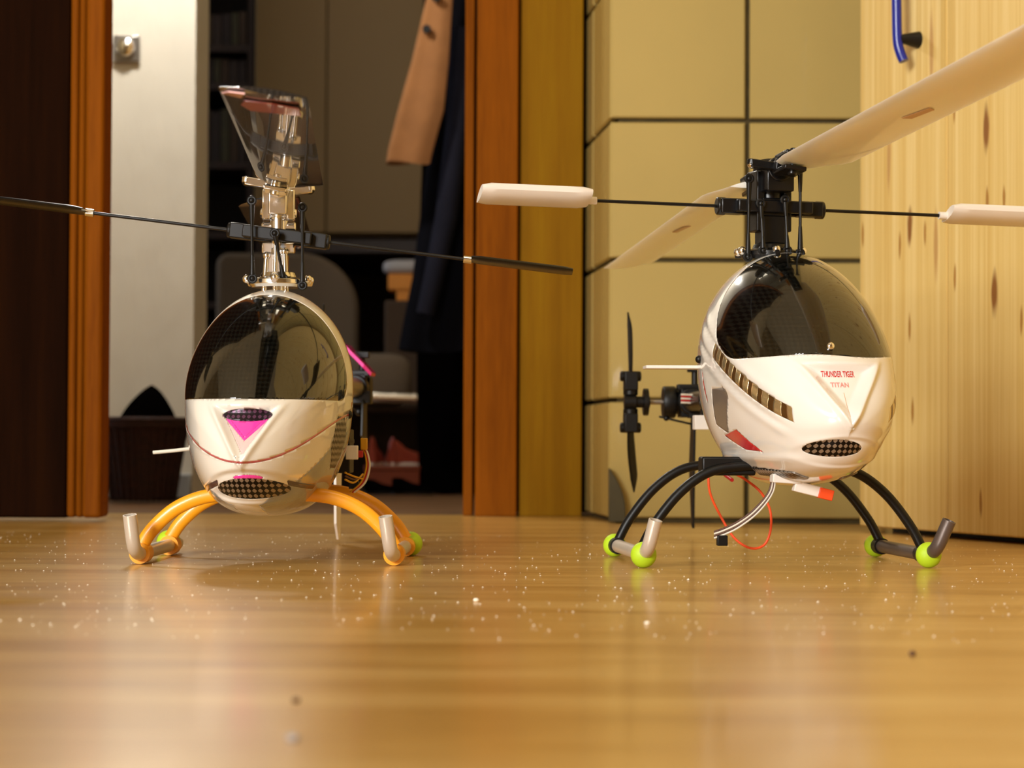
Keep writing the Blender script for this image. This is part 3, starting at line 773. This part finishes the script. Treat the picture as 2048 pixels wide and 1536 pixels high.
def shell_right(root):
    cu = Cutter(CR); P = mesh_canopy(CR, 220, 150)
    vis, P = cu.cut(P, lambda x, y, z: rounded(-17-y, z-99+.6*math.sin(x*.12), 37))
    lo, P = cu.cut(P, lambda x, y, z: (1-((x+5.5)/12.3)**2-((z-57)/3.9)**2)*4 if y < -60 else -5)
    gw, rd, rt, sl = [], [], [], []
    bars = []
    n = 8
    for side in (-1, 1):
        a, P = cu.cut(P, polyfn([(-19, 85), (-37, 85.4), (-41.5, 82), (-29, 63.6), (-14, 68)], side)); gw.append(a)
        a, P = cu.cut(P, polyfn([(-21, 62.6), (-41.5, 65.4), (-60, 55), (-42, 56)], side)); rd.append(a)
        a, P = cu.cut(P, polyfn([(-1, 98), (-7, 84), (-9, 76), (-4, 86)], side)); rt.append(a)
        # slotted strip
        def strip(x, y, z):
            if side*x < 5: return -5
            q = z-(71.8+(y+92.6)*.468); return min(3.4-abs(q), y+92, -25-y)
        s_, P = cu.cut(P, strip)
        def bar(x, y, z):
            t = (y+92)/(67/9.0); return abs((t % 1)-.5)*7.4-1.6
        g, s_ = cu.cut(s_, bar)
        bars.append(g); sl.append(s_)
    pf, P = cu.cut(P, lambda x, y, z: min(1.7-abs(z-45.2-.05*(y+50)), y+70, -32-y) if abs(x) > 8 else -5)
    c = cu.build('canopy', P, M['whiteR'], root, solid=.9); c.rotation_euler = (0, 0, R(6)); c.location = (.005, 0, 0)
    cu.build('windshield', vis, M['visor'], c, solid=.8)['label'] = 'smoked dark windshield with rounded lower corners'
    cu.build('chin_grille', lo, M['mesh'], c, solid=.5)['label'] = 'dark perforated grille in the chin'
    for a in gw: cu.build('side_window', a, M['gwindow'], c, solid=.5)
    for a in rd: cu.build('side_flash', a, M['red'], c, solid=.5)['label'] = 'red wedge edged in white'
    for a in rt: cu.build('rear_flash', a, M['red'], c, solid=.5)
    for a in sl: cu.build('slotted_strip', a, M['slot'], c, solid=.5)
    for a in bars: cu.build('louvre', a, M['gold'], c, solid=.9)['label'] = 'pale golden louvres across the slotted strip'
    cu.build('lower_vent', pf, M['meshy'], c, solid=.6)['label'] = 'perforated strip along the belly'
    # centre seam ridge, knob on the windshield
    def front(x, z):
        """surface point of the canopy under (x, z) seen from the nose"""
        h, nrm, _, _ = bv.ray_cast(Vector((x, -300, z)), Vector((0, 1, 0)))
        if nrm.y > 0: nrm = -nrm
        return h, nrm
    allp = mesh_canopy(CR, 200, 140); vs = []; fs = []; idx = {}
    for pl in allp:
        f = []
        for q in pl:
            if q not in idx: idx[q] = len(vs); vs.append(Vector(CR.P(*q)))
            f.append(idx[q])
        fs.append(f)
    bv = BVHTree.FromPolygons(vs, fs)
    pts = [front(-1, 82-k*2.2) for k in range(6)]
    mb = MB(.001); mb.tube([h+n_*.02 for h, n_ in pts if h], .12, 8); mb.build('seam', M['bladetan'], c)
    h, n_ = front(-4, 103); mb = MB(.001); mb.ball(h+n_*.6, 1.9, 18, sq=(1, .7, 1)); mb.build('stud', M['silver'], c)['label'] = 'small shiny stud near the windshield edge'
    # red lettering on the nose
    for txt, size, zc_, m, nm in (('THUNDER TIGER', 3.9, 90.6, 'red', 'nose_lettering'), ('TITAN', 3.0, 85.6, 'palered', 'nose_lettering')):
        cu_ = bpy.data.curves.new('txt', 'FONT'); cu_.body = txt; cu_.size = size; cu_.align_x = 'CENTER'; cu_.resolution_u = 3; cu_.space_character = 1.05; cu_.offset = .10
        to = bpy.data.objects.new('txt', cu_); C.objects.link(to)
        me = bpy.data.meshes.new_from_object(to.evaluated_get(bpy.context.evaluated_depsgraph_get())); bpy.data.objects.remove(to)
        xs = [v.co.x for v in me.vertices]; wtxt = max(xs)-min(xs); tgt = 15.5 if txt[1] == 'H' else 8.5
        mb = MB(.001); vs2 = []
        for v in me.vertices:
            h, n_ = front(-2.2+v.co.x*tgt/wtxt, zc_+v.co.y-size*.35); vs2.append(h+n_*.12)
        mb.add(vs2, [list(p.vertices) for p in me.polygons]); bpy.data.meshes.remove(me)
        o = mb.build(nm, M[m], c); o['label'] = 'red capital lettering on the nose' if m == 'red' else 'pale red lettering below it'
    for sx in (-1, 1): g = MB(.001); g.ball((sx*40.6, 2, 100), 2.0, 14); g.build('canopy_grommet', M['black'], c)
    return c
M['palered'] = mat('faded_red_paint', 'e29a90', .4, coat=.5, var=.03)
M['bladetan'] = mat('tan_blade_decal', 'd2a57e', .4, coat=.3, var=.1)
M['plum'] = mat('crease_shade_plum', '3a2630', .35, coat=.6, var=.05)  # shade tone for the crease beside the chin grille
def blade_mesh(r0, r1, ch, th=3.4, pivot=.28, droop=0, taper=.0, n=40):
    mb = MB(.001); vs = []; fs = []; m = 18
    for i in range(n+1):
        t = i/n; r = r0+(r1-r0)*t
        k = min(1, .58+.42*sstep(0, .07, t)); lead = pivot*ch*(min(1, .8+.2*sstep(0, .05, t))); trail = (1-pivot)*ch*k
        # rounded leading tip corner
        if r > r1-9: q = (r-(r1-9))/9; lead = lead-ch*.30*(1-math.sqrt(max(0, 1-q*q)))*.8
        thk = th*(1-.25*t)
        for j in range(m):
            a = 2*math.pi*j/m; cx = .5-.5*math.cos(a)          # 0 lead .. 1 trail
            prof = math.sin(a)*(1.25*(max(1e-6, cx))**.25*(1-cx)**.55+.08) if 0 < j < m else 0
            vs.append((-lead+(lead+trail)*cx, -r, prof*thk*.5+droop*t*t))
    for i in range(n):
        for j in range(m): fs.append((i*m+j, i*m+(j+1) % m, (i+1)*m+(j+1) % m, (i+1)*m+j))
    fs.append(tuple(range(m))); fs.append(tuple(n*m+j for j in range(m))[::-1])
    mb.add(vs, fs); return mb
def T(x, y, z): return Matrix.Translation((x*.001, y*.001, z*.001))
def rodlink(root, a, b, r=.75, rb=2.3, name='linkage_rod', m='black', mball='black', mid=None):
    mb = MB(.001); a = Vector(a); b = Vector(b); d = (b-a)
    mb.cyl(a, b, r, 10); mb.cyl(a+d*.05, a+d*.30, r*1.9, 12, r2=r*1.2); mb.cyl(a+d*.95, a+d*.68, r*1.9, 12, r2=r*1.2)
    mb.torus(a, rb*.75, rb*.35, 'y', 20, 10); mb.torus(b, rb*.75, rb*.35, 'y', 20, 10)
    o = mb.build(name, M[m], root)
    for p, s in ((a, -1), (b, -1)):
        k = MB(.001); k.ball(p, rb*.62, 12); k.build('ball_joint', M[mball], o)
def helicopter(label, loc, yaw, cfg):
    g = cfg; st = g['style']; sil = st == 'silver'
    root = empty('model_helicopter', loc, yaw, label, 'model helicopter', 'model helicopters on the wooden floor')
    (shell_left if sil else shell_right)(root)
    zh, zc_, zs = g['hub'], g['cage'], g['swash']           # blade plane, flybar cage, swashplate heights
    # ---- body frame behind the canopy
    zb_, zt_ = g['frame']
    for sx in (-1, 1):
        mb = MB(.001)
        mb.prism([(sx*12, -40, zb_+6), (sx*12, 28, zb_), (sx*12, 52, zb_+20), (sx*12, 50, zb_+52), (sx*12, 24, zt_), (sx*12, -22, zt_-6), (sx*12, -42, zb_+40)], (sx*1.4, 0, 0))
        mb.build('side_frame', M['carbon'], root, bevel=.3)
    mb = MB(.001); mb.box((0, 0, zb_+10), (22, 66, 12)); mb.box((0, 10, zt_-6), (22, 30, 8)); mb.box((0, 40, (zb_+zt_)/2), (20, 14, 40)); mb.build('frame_block', M['black'], root, bevel=.8)
    mb = MB(.001); mb.cyl((0, 6, zb_+16), (0, 6, zb_+40), 12.5, 32); mb.cyl((0, 6, zb_+40), (0, 6, zb_+46), 3, 16); mb.build('motor', M['dullsilver'], root, bevel=.5)
    mb = MB(.001); mb.lathe([(2.5, 0), (27, 0), (28, 1), (28, 4), (27, 5), (2.5, 5)], 60, Matrix.Translation((0, 0, zt_-26))); mb.build('main_gear', M['black'] if sil else M['white'], root)
    mb = MB(.001); mb.box((g['servox'], 33, g['servoz']), (12, 24, 22)); mb.box((g['servox'], 33, g['servoz']+5), (12, 32, 2.5)); mb.cyl((g['servox'], 25, g['servoz']+11), (g['servox'], 25, g['servoz']+15), 4, 18); mb.build('servo', M['black'], root, bevel=.6)
    # ---- mast, swashplate, washout
    mb = MB(.001); mb.cyl((0, 0, zt_-20), (0, 0, zh+4), 2.5, 24); mb.build('main_mast', M['silver'], root)
    mb = MB(.001); mb.lathe([(3, -2.5), (13, -2.5), (14.5, -1), (14.5, 1.2), (12, 2.2), (9, 2.6), (8, 5), (3, 5.5)], 40, Matrix.Translation((0, 0, zs)))
    for a in (30, 150, 270): mb.cyl((0, 0, zs), (18*math.cos(R(a)), 18*math.sin(R(a)), zs), 1.4, 10)
    sw = mb.build('swashplate', M['silver'] if sil else M['blackm'], root, bevel=.2)
    for a in (20, 95, 160, 200, 270, 340):
        k = MB(.001); k.ball((16*math.cos(R(a)), 16*math.sin(R(a)), zs+1.5), 2.1, 14); k.build('ball_joint', M['silver'], sw)
    if sil:
        for sx, hgt in ((-6.5, 13), (4.5, 15), (-1, 20)):
            mb = MB(.001); mb.cyl((sx, -5, zs-6), (sx*.8, -5, zs+hgt), 1.3, 12); mb.ball((sx*.8, -5, zs+hgt), 2.0, 12); mb.build('guide_pin', M['silver'], root)
    mb = MB(.001); z1 = zs+9; mb.cyl((0, 0, z1), (0, 0, zc_-6), 4.4 if sil else 5.4, 24); mb.box((0, 0, z1+8), (16, 6, 5)); mb.box((0, 0, zc_-14), (9, 10, 10))
    mb.build('washout_base', M['silver'] if sil else M['blackm'], root, bevel=.5)
    # ---- rotor head
    psi = g['psi']; HM = T(0, 0, 0) @ Matrix.Rotation(psi, 4, 'Z')
    mb = MB(.001)
    if sil:
        mb.box((0, 0, zh-7), (9, 26, 13)); mb.box((-6, 0, zh-8), (4, 12, 15)); mb.box((6, 0, zh-8), (4, 12, 15)); mb.cyl((0, 0, zh-22), (0, 0, zh-2), 4.6, 24); mb.cyl((-9, -3, zh-12), (9, -3, zh-12), 2.2, 16)
        mb.cyl((0, 0, zh-2), (0, 0, zh+5), 3.4, 20); mb.cyl((-8.5, 0, zc_+4), (8.5, 0, zc_+4), 3, 16)
    else:
        mb.box((0, 0, zh-4), (14, 30, 12)); mb.box((-7, 0, zh-14), (4.2, 12, 30)); mb.box((7, 0, zh-14), (4.2, 12, 30)); mb.cyl((0, 0, zh-34), (0, 0, zh+1), 6, 24)
        mb.lathe([(8.5, 0), (8.5, 3), (6.5, 5.5), (2, 6.5)], 28, Matrix.Translation((0, 0, zh+1))); mb.box((0, 0, zh-28), (12, 12, 14)); mb.box((0, 0, zc_), (13, 14, 9))
    mb.build('head_block', M['silver'] if sil else M['blackm'], root, bevel=.7, X=HM)
    # flybar cage: two arms carrying the bar
    fa = g['fly']; FM = T(0, 0, zc_) @ Matrix.Rotation(fa, 4, 'Z') @ Matrix.Rotation(g['flytilt'], 4, 'Y')
    mb = MB(.001); wC = g['cagew']
    mb.box((-wC+6, 0, 0), (12, 9, 7.5)); mb.box((wC-6, 0, 0), (12, 9, 7.5))
    mb.box((0, -8.5, 0), (2*wC-14, 3.2, 6)); mb.box((0, 8.5, 0), (2*wC-14, 3.2, 6))
    mb.box((-wC+9, 0, 0), (4, 20, 6)); mb.box((wC-9, 0, 0), (4, 20, 6))
    for sx in (-1, 1): mb.cyl((sx*(wC-3), 0, 0), (sx*(wC+1.5), 0, 0), 4.4 if not sil else 3.6, 24)
    mb.build('flybar_cage', M['blackm'], root, bevel=.6, X=FM)
    mb = MB(.001); mb.cyl((-g['fl']+4, 0, 0), (g['fl']-4, 0, 0), .85, 14); mb.ball((-g['fl']+(55 if not sil else 50), 0, 0), 1.6, 12)
    fb = mb.build('flybar', M['blackm'], root, X=FM)
    for sx in (-1, 1):
        mb = MB(.001); L0, L1 = g['pad']; vs = []; fs = []; n = 12; m_ = 16; cw = g['padw']
        for i in range(n+1):
            t = i/n; x = sx*(L0+(L1-L0)*t); e = min(1, (t*(1-t))**.5*3.2+.35) if t in (0, 1) else 1
            for j in range(m_):
                a = 2*math.pi*j/m_; vs.append((x, math.cos(a)*cw/2*(1 if 0 < i < n else .9)+(-cw*.10), math.sin(a)*(g['padt']/2)*(1 if 0 < i < n else .7)*(1.0-.25*math.cos(a))))
        for i in range(n):
            for j in range(m_): fs.append((i*m_+j, i*m_+(j+1) % m_, (i+1)*m_+(j+1) % m_, (i+1)*m_+j))
        fs.append(tuple(range(m_))); fs.append(tuple(n*m_+j for j in range(m_)))
        PX = Matrix.Rotation(g['padtilt'], 4, 'X')
        mb.add(vs, fs, PX); p = mb.build('flybar_paddle', M[g['padm']], fb)
        mb = MB(.001); mb.cyl((sx*(L0-4), 0, 0), (sx*L0, 0, 0), 1.9, 14); mb.build('collar', M['silver'] if sil else M['paddle'], fb)
    # blade grips and blades
    for k, (ba, tilt, pitch) in enumerate(g['blades']):
        BX = T(0, 0, zh) @ Matrix.Rotation(ba, 4, 'Z') @ Matrix.Rotation(tilt, 4, 'X')
        mb = MB(.001)
        mb.cyl((0, -9, 0), (0, -16, 0), 6.2 if not sil else 5, 24); mb.cyl((0, -16, 0), (0, -24, 0), 5 if not sil else 4.2, 24)
        PX = Matrix.Rotation(pitch, 4, 'Y')
        mb.box((0, -31, 3.6), (11, 18, 2.2), PX); mb.box((0, -31, -3.6), (11, 18, 2.2), PX); mb.box((0, -24, 0), (11, 4, 9), PX)
        mb.cyl((0, -35, -6.5), (0, -35, 6.5), 2.2, 14, X=PX)
        mb.box((-10, -17, 0), (12, 5, 4), PX); mb.cyl((-15, -17, -1), (-15, -17, 2), 2.6, 12, X=PX)
        gp = mb.build('blade_grip', M['silver'] if sil else M['blackm'], root, bevel=.5, X=BX)
        kk = MB(.001); kk.ball((-15, -17, 0), 2.6, 14, X=PX); kk.build('ball_joint', M['silver'] if not sil else M['black'], gp)
        b = blade_mesh(30, g['br'], 32, 4.4 if not sil else 3.6)
        bl = b.build('rotor_blade', M[g['bladem']], root, X=BX @ PX)
        ds = MB(.001)
        if sil:
            prf = [(1, -292, -1.72), (20, -296, -1.35), (19.5, -313, -1.35), (10, -318, -1.6), (0, -316, -1.7), (-2, -304, -1.7)]
            ds.prism([(x, y, z-.3) for x, y, z in prf], (0, 0, .45)); dd = ds.build('blade_decal', M['rose'], bl)
            t_ = MB(.001); t_.prism([(-8, -g['br']+14, -1.3), (-1, -g['br']+14, -1.9), (1, -g['br']+2, -1.9), (-5, -g['br']+6, -1.5)], (0, 0, .5)); t_.build('tip_mark', M['palepink'], bl)
        else:
            ds.prism([(6, -160, -2.1), (10, -162, -1.98), (12, -182, -1.8), (9, -184, -1.95)], (0, 0, .3)); ds.build('blade_decal', M['bladetan'], bl)
    # linkages from the cage / grips down to the swashplate
    for (a, b) in g['rods']: rodlink(root, a, b)
    # ---- tail
    tb = g['tb']; tz = g['tz']; ty = g['ty']; bend = g['bend']
    TX = T(0, 40, tz) @ Matrix.Rotation(bend, 4, 'Z')        # tail frame: +y runs to the tail
    L = ty-40
    mb = MB(.001); mb.cyl((0, 0, 0), (0, L, 0), 6, 24); mb.build('tail_boom', M['blackm'] if not sil else M['dullsilver'], root, X=TX)
    for sx in (-1, 1):
        mb = MB(.001); e = Vector((sx*6, L*.62, -2)); s_ = Vector((sx*12, 0, zb_-tz+8)); mb.cyl(s_, e, 1.7, 12); mb.cyl(e, e+Vector((-sx*5, 3, 2)), 2.2, 12); mb.build('boom_support', M['black'], root, X=TX)
    mb = MB(.001); mb.torus((0, L*.62, 0), 6.4, 1.6, 'y', 28, 10); mb.box((0, L*.62, -8), (13, 6, 5)); mb.build('boom_clamp', M['black'], root, X=TX)
    mb = MB(.001); mb.cyl((0, L-8, 0), (0, L+3, 0), 8, 24); mb.box((0, L+9, 0), (12, 20, 19)); mb.cyl((-10, L+12, 0), (8, L+12, 0), 7.5, 24); mb.box((0, L+4, 9), (16, 10, 4)); mb.box((4, L-2, -6), (12, 12, 8))
    gb = mb.build('tail_gearbox', M['black'], root, bevel=.7, X=TX)
    mb = MB(.001); mb.cyl((3, L+4, 10), (3, L+4, 19), 2.0, 12); mb.box((3, L+4, 20.5), (9, 6, 4)); mb.build('tail_bellcrank', M['black'], root, X=TX, bevel=.5)
    sgn = -1
    hx = g['hubx']
    mb = MB(.001); mb.cyl((-8, L+12, 0), (hx-2, L+12, 0), 1.6, 14); mb.build('tail_shaft', M['dullsilver'], root, X=TX)
    mb = MB(.001)
    mb.lathe([(3, -13), (9.5, -13), (10, -12), (10, -6), (9.5, -5), (3, -5)], 30, Matrix.Translation((-3, L+12, 0)), 'x'); mb.lathe([(3, 0), (8.5, 0), (8.5, 3), (3, 3)], 30, Matrix.Translation((hx+8, L+12, 0)), 'x')
    mb.cyl((hx+3, L+12, 0), (hx+12, L+12, 0), 3.6, 20); mb.build('pitch_slider', M['black'], root, X=TX, bevel=.3)
    mb = MB(.001); mb.tube(spline([(-18, L+12, -9), (-10, L+8, -11), (-2, L+2, -13), (4, L-4, -14.5)], 5), .7, 8); mb.ball((2, L-2, -15), 2.6, 12); mb.ball((-14, L+9, -10), 1.8, 12); mb.build('pitch_lever', M['black'], root, X=TX)
    mb = MB(.001); mb.cyl((hx-4, L+12, 0), (hx+3.5, L+12, 0), 5.2, 24)
    th_ = mb.build('tail_hub', M['black'], root, X=TX, bevel=.4)
    for k in (0, 1):
        GX = Matrix.Rotation(math.pi*k+g['trot'], 4, 'X')
        c0 = Matrix.Translation((hx, L+12, 0)) @ GX
        mb = MB(.001); mb.cyl((0, 0, 4), (0, 0, 10), 4.6, 20, X=c0); mb.box((0, 0, 13), (8.5, 11, 12), c0); mb.cyl((-6.5, 0, 16), (6.5, 0, 16), 3.2, 16, X=c0)
        mb.build('tail_grip', M['black'], root, X=TX, bevel=.8)
        tw = R(g['tailtwist'][k]); cT = c0 @ Matrix.Rotation(tw, 4, 'Z')
        mb = MB(.001); n = 16; vs = []; fs = []; m_ = 12; tr_ = g['tr']
        for i in range(n+1):
            t = i/n; z = 12+(tr_-12)*t; chd = (8.5+3.5*math.sin(math.pi*min(1, t*1.1)))*(1 if t < .78 else max(.08, 1-((t-.78)/.22)**1.6)); tk = 2.3*(1-.5*t)
            tws = R(g['tailwash'])*t; off = (1-t)*0+t*0
            for j in range(m_):
                a = 2*math.pi*j/m_; y = math.cos(a)*chd/2+(.5*(12-chd)*.5 if t > .78 else 0); x = math.sin(a)*tk/2
                vs.append((x*math.cos(tws)-y*math.sin(tws)+g['tailbend'][k]*t*t, x*math.sin(tws)+y*math.cos(tws), z))
        for i in range(n):
            for j in range(m_): fs.append((i*m_+j, i*m_+(j+1) % m_, (i+1)*m_+(j+1) % m_, (i+1)*m_+j))
        fs.append(tuple(range(m_))); fs.append(tuple(n*m_+j for j in range(m_)))
        mb.add(vs, fs, cT); mb.build('tail_rotor_blade', M[g['tailm']], root, X=TX)
    fx = g['finx']
    for (poly, m_, nm) in g['fins']:
        mb = MB(.001); mb.prism([(fx, L+y, z) for y, z in poly], (1.5, 0, 0)); mb.build(nm, M[m_], root, X=TX, bevel=.3)
    if g.get('pfin'):
        mb = MB(.001); mb.prism([(fx-10, L-20, 27), (fx+3, L-20, 14), (fx+7, L-14, 9), (fx+7, L+6, 9), (fx-10, L+10, 27)], (-.8, 0, -2.2)); mb.build('stabiliser_fin', M['pink'], root, X=TX, bevel=.3)
    if g.get('hfin'):
        x0_, x1_, y0_, y1_, zf = g['hfin']; mb = MB(.001); mb.prism([(x0_, y0_+6, zf), (x0_, y1_, zf), (x1_, y1_+4, zf), (x1_, y0_, zf)], (0, 0, 1.6)); mb.build('stabiliser_fin', M['paddle'], root, X=TX, bevel=.3)
    # ---- landing gear
    for yb in g['bowy']:
        path = spline([Vector((x, yb+(dy), z)) for x, dy, z in g['bow']], 6)
        path = path+[Vector((-p.x, p.y, p.z)) for p in path[::-1][1:]]
        mb = MB(.001)
        if sil: mb.tube(path, [3.4-.0*i for i in range(len(path))], 14, True, None, .62, (0, 1, 0))
        else: mb.tube(path, 2.4, 16)
        if sil:
            for sx in (-1, 1):
                x, dy, z = g['bow'][0]; mb.cyl((sx*abs(x), yb+dy-5.5, g['pz']), (sx*abs(x), yb+dy+5.5, g['pz']), 5.0, 22)
        else:
            for sx in (-1, 1):
                x, dy, z = g['bow'][0]; mb.cyl((sx*abs(x), yb+dy-4, g['pz']), (sx*abs(x), yb+dy+4, g['pz']), 4.2, 22)
        mb.build('skid_bow', M['orange' if sil else 'black'], root, angle=50)
    mb = MB(.001); z_ = g['bow'][-1][2]; mb.box((0, sum(g['bowy'])/2, z_+3), (26, g['bowy'][1]-g['bowy'][0]+14, 6)); mb.build('skid_mount', M['black'], root, bevel=.8)
    if not sil:
        mb = MB(.001); mb.box((-26, g['bowy'][0]+6, z_), (26, 12, 9)); mb.box((-16, g['bowy'][0]+12, z_+14), (6, 6, 30)); mb.build('skid_clamp', M['black'], root, bevel=1)
    for sx in (-1, 1):
        sp = abs(g['bow'][0][0]); mb = MB(.001)
        y0, y1 = g['bowy'][0], g['bowy'][1]
        fl = g['flare'][0 if sx < 0 else 1]
        path = spline([(sx*sp, y1+22, g['pz']), (sx*sp, y1, g['pz']), (sx*sp, (y0+y1)/2, g['pz']), (sx*sp, y0-4, g['pz'])], 4)+[Vector(q) for q in spline([(sx*sp, y0-6, g['pz']), (sx*sp+fl*.12, y0-12, g['pz']+1.2), (sx*sp+fl*.35, y0-18, g['pz']+5), (sx*sp+fl, y0-21, g['tipz'])], 6)]
        # drop doubled points
        pp = [path[0]]
        for q in path[1:]:
            if (q-pp[-1]).length > .5: pp.append(q)
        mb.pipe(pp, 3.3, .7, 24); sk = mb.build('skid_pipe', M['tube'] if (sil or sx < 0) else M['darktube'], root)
        for (yy, rr) in g['rings']:
            mb = MB(.001); mb.ball((sx*(sp+g.get('ringdx', 0)), yy, rr), rr, 28, sq=(1, .8, 1)); mb.build('rubber_ring', M['lime'], root)
    return root
LX, RX = -.1155, .127
left = helicopter('left model helicopter with white and pink nose and orange landing gear', (LX, 1.15, 0), R(-1), dict(
    style='silver', hub=183, cage=160, swash=137, frame=(30, 116), servox=28, servoz=54,
    psi=R(3.5), fly=R(1), flytilt=R(6.8), cagew=24, fl=150, pad=(96, 146), padw=22, padt=3.2, padtilt=R(-3), padm='blackm',
    blades=((R(4.5), R(0), R(8)), (R(184.5), R(0), R(8))), br=335, bladem='carbon',
    rods=(((-11, -14, 138), (-11.5, -15, 176)), ((13, -10, 135), (13, -12, 173)), ((4, -12, 138), (0, -16, 160))),
    tb=0, tz=92, ty=300, bend=R(-3), hubx=-20, trot=R(20), tailtwist=(0, 0), tailwash=0, tr=54, tailbend=(0, 0), tailm='black',
    finx=4.5, pfin=1, fins=(([(-108, -2), (-92, -2), (-102, -40), (-106, -89), (-112, -89.5), (-122, -80), (-126, -34)], 'paddle', 'tail_skid_fin'), ([(-14, -30), (8, -34), (6, -8), (-10, -8)], 'black', 'tail_fin')),
    bow=((60.5, 0, 9), (55, 0, 17), (45, 0, 26), (33, 0, 31.5), (20, 0, 33.5), (0, 0, 33.5)), bowy=(-34, 50), pz=5.2, flare=(-2, -3), tipz=24,
    rings=((57, 6.3),), ringdx=2))
right = helicopter('right model helicopter with white and red nose and black landing gear', (RX, 1.15, 0), R(5), dict(
    style='black', hub=192, cage=175, swash=152, frame=(48, 140), servox=-14, servoz=82,
    psi=R(9), fly=R(6), flytilt=R(1.0), cagew=26, fl=147, pad=(92, 146), padw=20, padt=6.5, padtilt=R(-20), padm='paddle',
    blades=((R(12-5), R(-3.2), R(7)), (R(180+7.7-5), R(3.2), R(7))), br=345, bladem='bladewhite',
    rods=(((-13, -10, 150), (-13, -13, 188)), ((13, -10, 152), (12, -14, 196)), ((-6, -13, 153), (-7, -12, 176)), ((6, -13, 153), (5, -12, 178))),
    tb=0, tz=84, ty=292, bend=R(-2), hubx=-36, trot=R(0), tailtwist=(2, 26), tailwash=10, tr=56, tailbend=(-1, 4), tailm='black',
    finx=1, fins=(([(-8, -10), (8, -10), (16, -40), (4, -76), (-2, -78), (-4, -40)], 'black', 'tail_fin'),), hfin=(-58, 6, -30, -8, 12),
    bow=((68.5, 0, 8), (62, 0, 20), (50, 0, 35), (36, 0, 45), (20, 0, 48), (0, 0, 48)), bowy=(-32, 52), pz=6.2, flare=(4, 7), tipz=23,
    rings=((-42, 6.2), (62, 6.0))))
# ---- wires, connectors and small loose fittings (parts of their helicopter)
def W(root, pts, r, m, name='wire', n=8, X=None, flat=1):
    """tube through world points, stored in the helicopter's frame"""
    inv = (Matrix.Translation(root.location) @ Matrix.Rotation(root.rotation_euler.z, 4, 'Z')).inverted()
    mb = MB(.001); mb.tube(spline([inv @ Vector(p)*1000 if False else (inv @ Vector(p))*1000 for p in pts], n), r, 10, flat=flat); return mb.build(name, M[m], root)
def Bx(root, p, d, m, name, rz=0, ry=0):
    inv = (Matrix.Translation(root.location) @ Matrix.Rotation(root.rotation_euler.z, 4, 'Z')).inverted()
    q = (inv @ Vector(p))*1000; mb = MB(.001); mb.box((0, 0, 0), d, Matrix.Translation(q) @ Matrix.Rotation(ry, 4, 'Y') @ Matrix.Rotation(rz, 4, 'Z')); return mb.build(name, M[m], root, bevel=.4)
A = lambda px, py, Y: at(px, py, Y)
o = W(right, [A(1416, 940, 1.17), A(1420, 985, 1.165), A(1440, 1030, 1.155), A(1468, 1075, 1.15), A(1500, 1096, 1.145), A(1528, 1090, 1.14), A(1541, 1060, 1.14), A(1540, 1020, 1.14), A(1522, 985, 1.145), A(1492, 960, 1.15), A(1465, 945, 1.16)], .62, 'wire_orange', 'antenna_wire'); o['label'] = 'orange wire hanging in a loop under the belly'
for k, m in enumerate(('wire_brown', 'wire_white', 'wire_brown', 'wire_white')):
    dy = (k-1.5)*4.2
    W(right, [A(1548+dy*.5, 950, 1.12), A(1541+dy*.7, 985, 1.12), A(1512+dy*.8, 1022+dy*.3, 1.12), A(1478, 1048+dy, 1.12), A(1450, 1062+dy, 1.12), A(1428, 1070+dy, 1.12)], .5, m, 'servo_lead')
Bx(right, A(1444, 1081, 1.12), (5, 4, 5), 'black', 'lead_plug')
Bx(right, A(1614, 978, 1.10), (13, 6, 5), 'paddle', 'connector', 0, R(14)); Bx(right, A(1650, 988, 1.10), (7, 6, 5), 'wire_orange', 'connector_end', 0, R(14))
Bx(right, A(1572, 958, 1.10), (14, 8, 4), 'paddle', 'battery_tray', 0, R(4))
Bx(right, A(1405, 845, 1.30), (10, 8, 8), 'paddle', 'white_sleeve')
inv = (Matrix.Translation(right.location) @ Matrix.Rotation(right.rotation_euler.z, 4, 'Z')).inverted()
for k, m in enumerate(('wire_white', 'wire_red', 'wire_white', 'wire_red', 'wire_white')):
    W(right, [A(1362, 789+k*4, 1.395), A(1395, 791+k*4, 1.395), A(1410, 797+k*4, 1.36)], .62, m, 'striped_lead')
W(right, [A(1440, 925, 1.2), A(1446, 945, 1.19), A(1464, 960, 1.17)], 1.0, 'wire_red', 'power_wire')
# left helicopter
mb_ = W(left, [A(306, 905, 1.19), A(350, 901, 1.19), A(420, 893, 1.19), A(480, 890, 1.19)], .95, 'wire_white', 'antenna_tube'); mb_['label'] = 'thin white antenna tube sticking out to the left'
for k, m in enumerate(('wire_yellow', 'wire_red', 'wire_white')):
    W(left, [A(700+k*4, 985, 1.18), A(722+k*4, 965, 1.18), A(733+k*3, 935, 1.18), A(731+k*2.5, 910, 1.18), A(725+k*2, 895, 1.18)], .55, m, 'servo_lead')
for k, m in enumerate(('wire_yellow', 'wire_brown', 'wire_yellow')):
    W(left, [A(690, 945+k*7, 1.17), A(708, 953+k*6, 1.175), A(726, 958-k*5, 1.18)], .5, m, 'servo_lead')
Bx(left, A(728, 888, 1.18), (3.5, 3, 6), 'wire_yellow', 'yellow_tape'); Bx(left, A(704, 905, 1.17), (6, 5, 7), 'paddle', 'connector'); Bx(left, A(718, 908, 1.175), (4, 4, 3.5), 'wire_red', 'connector_end')
Bx(left, A(708, 970, 1.185), (5, 4, 4), 'black', 'lead_plug')
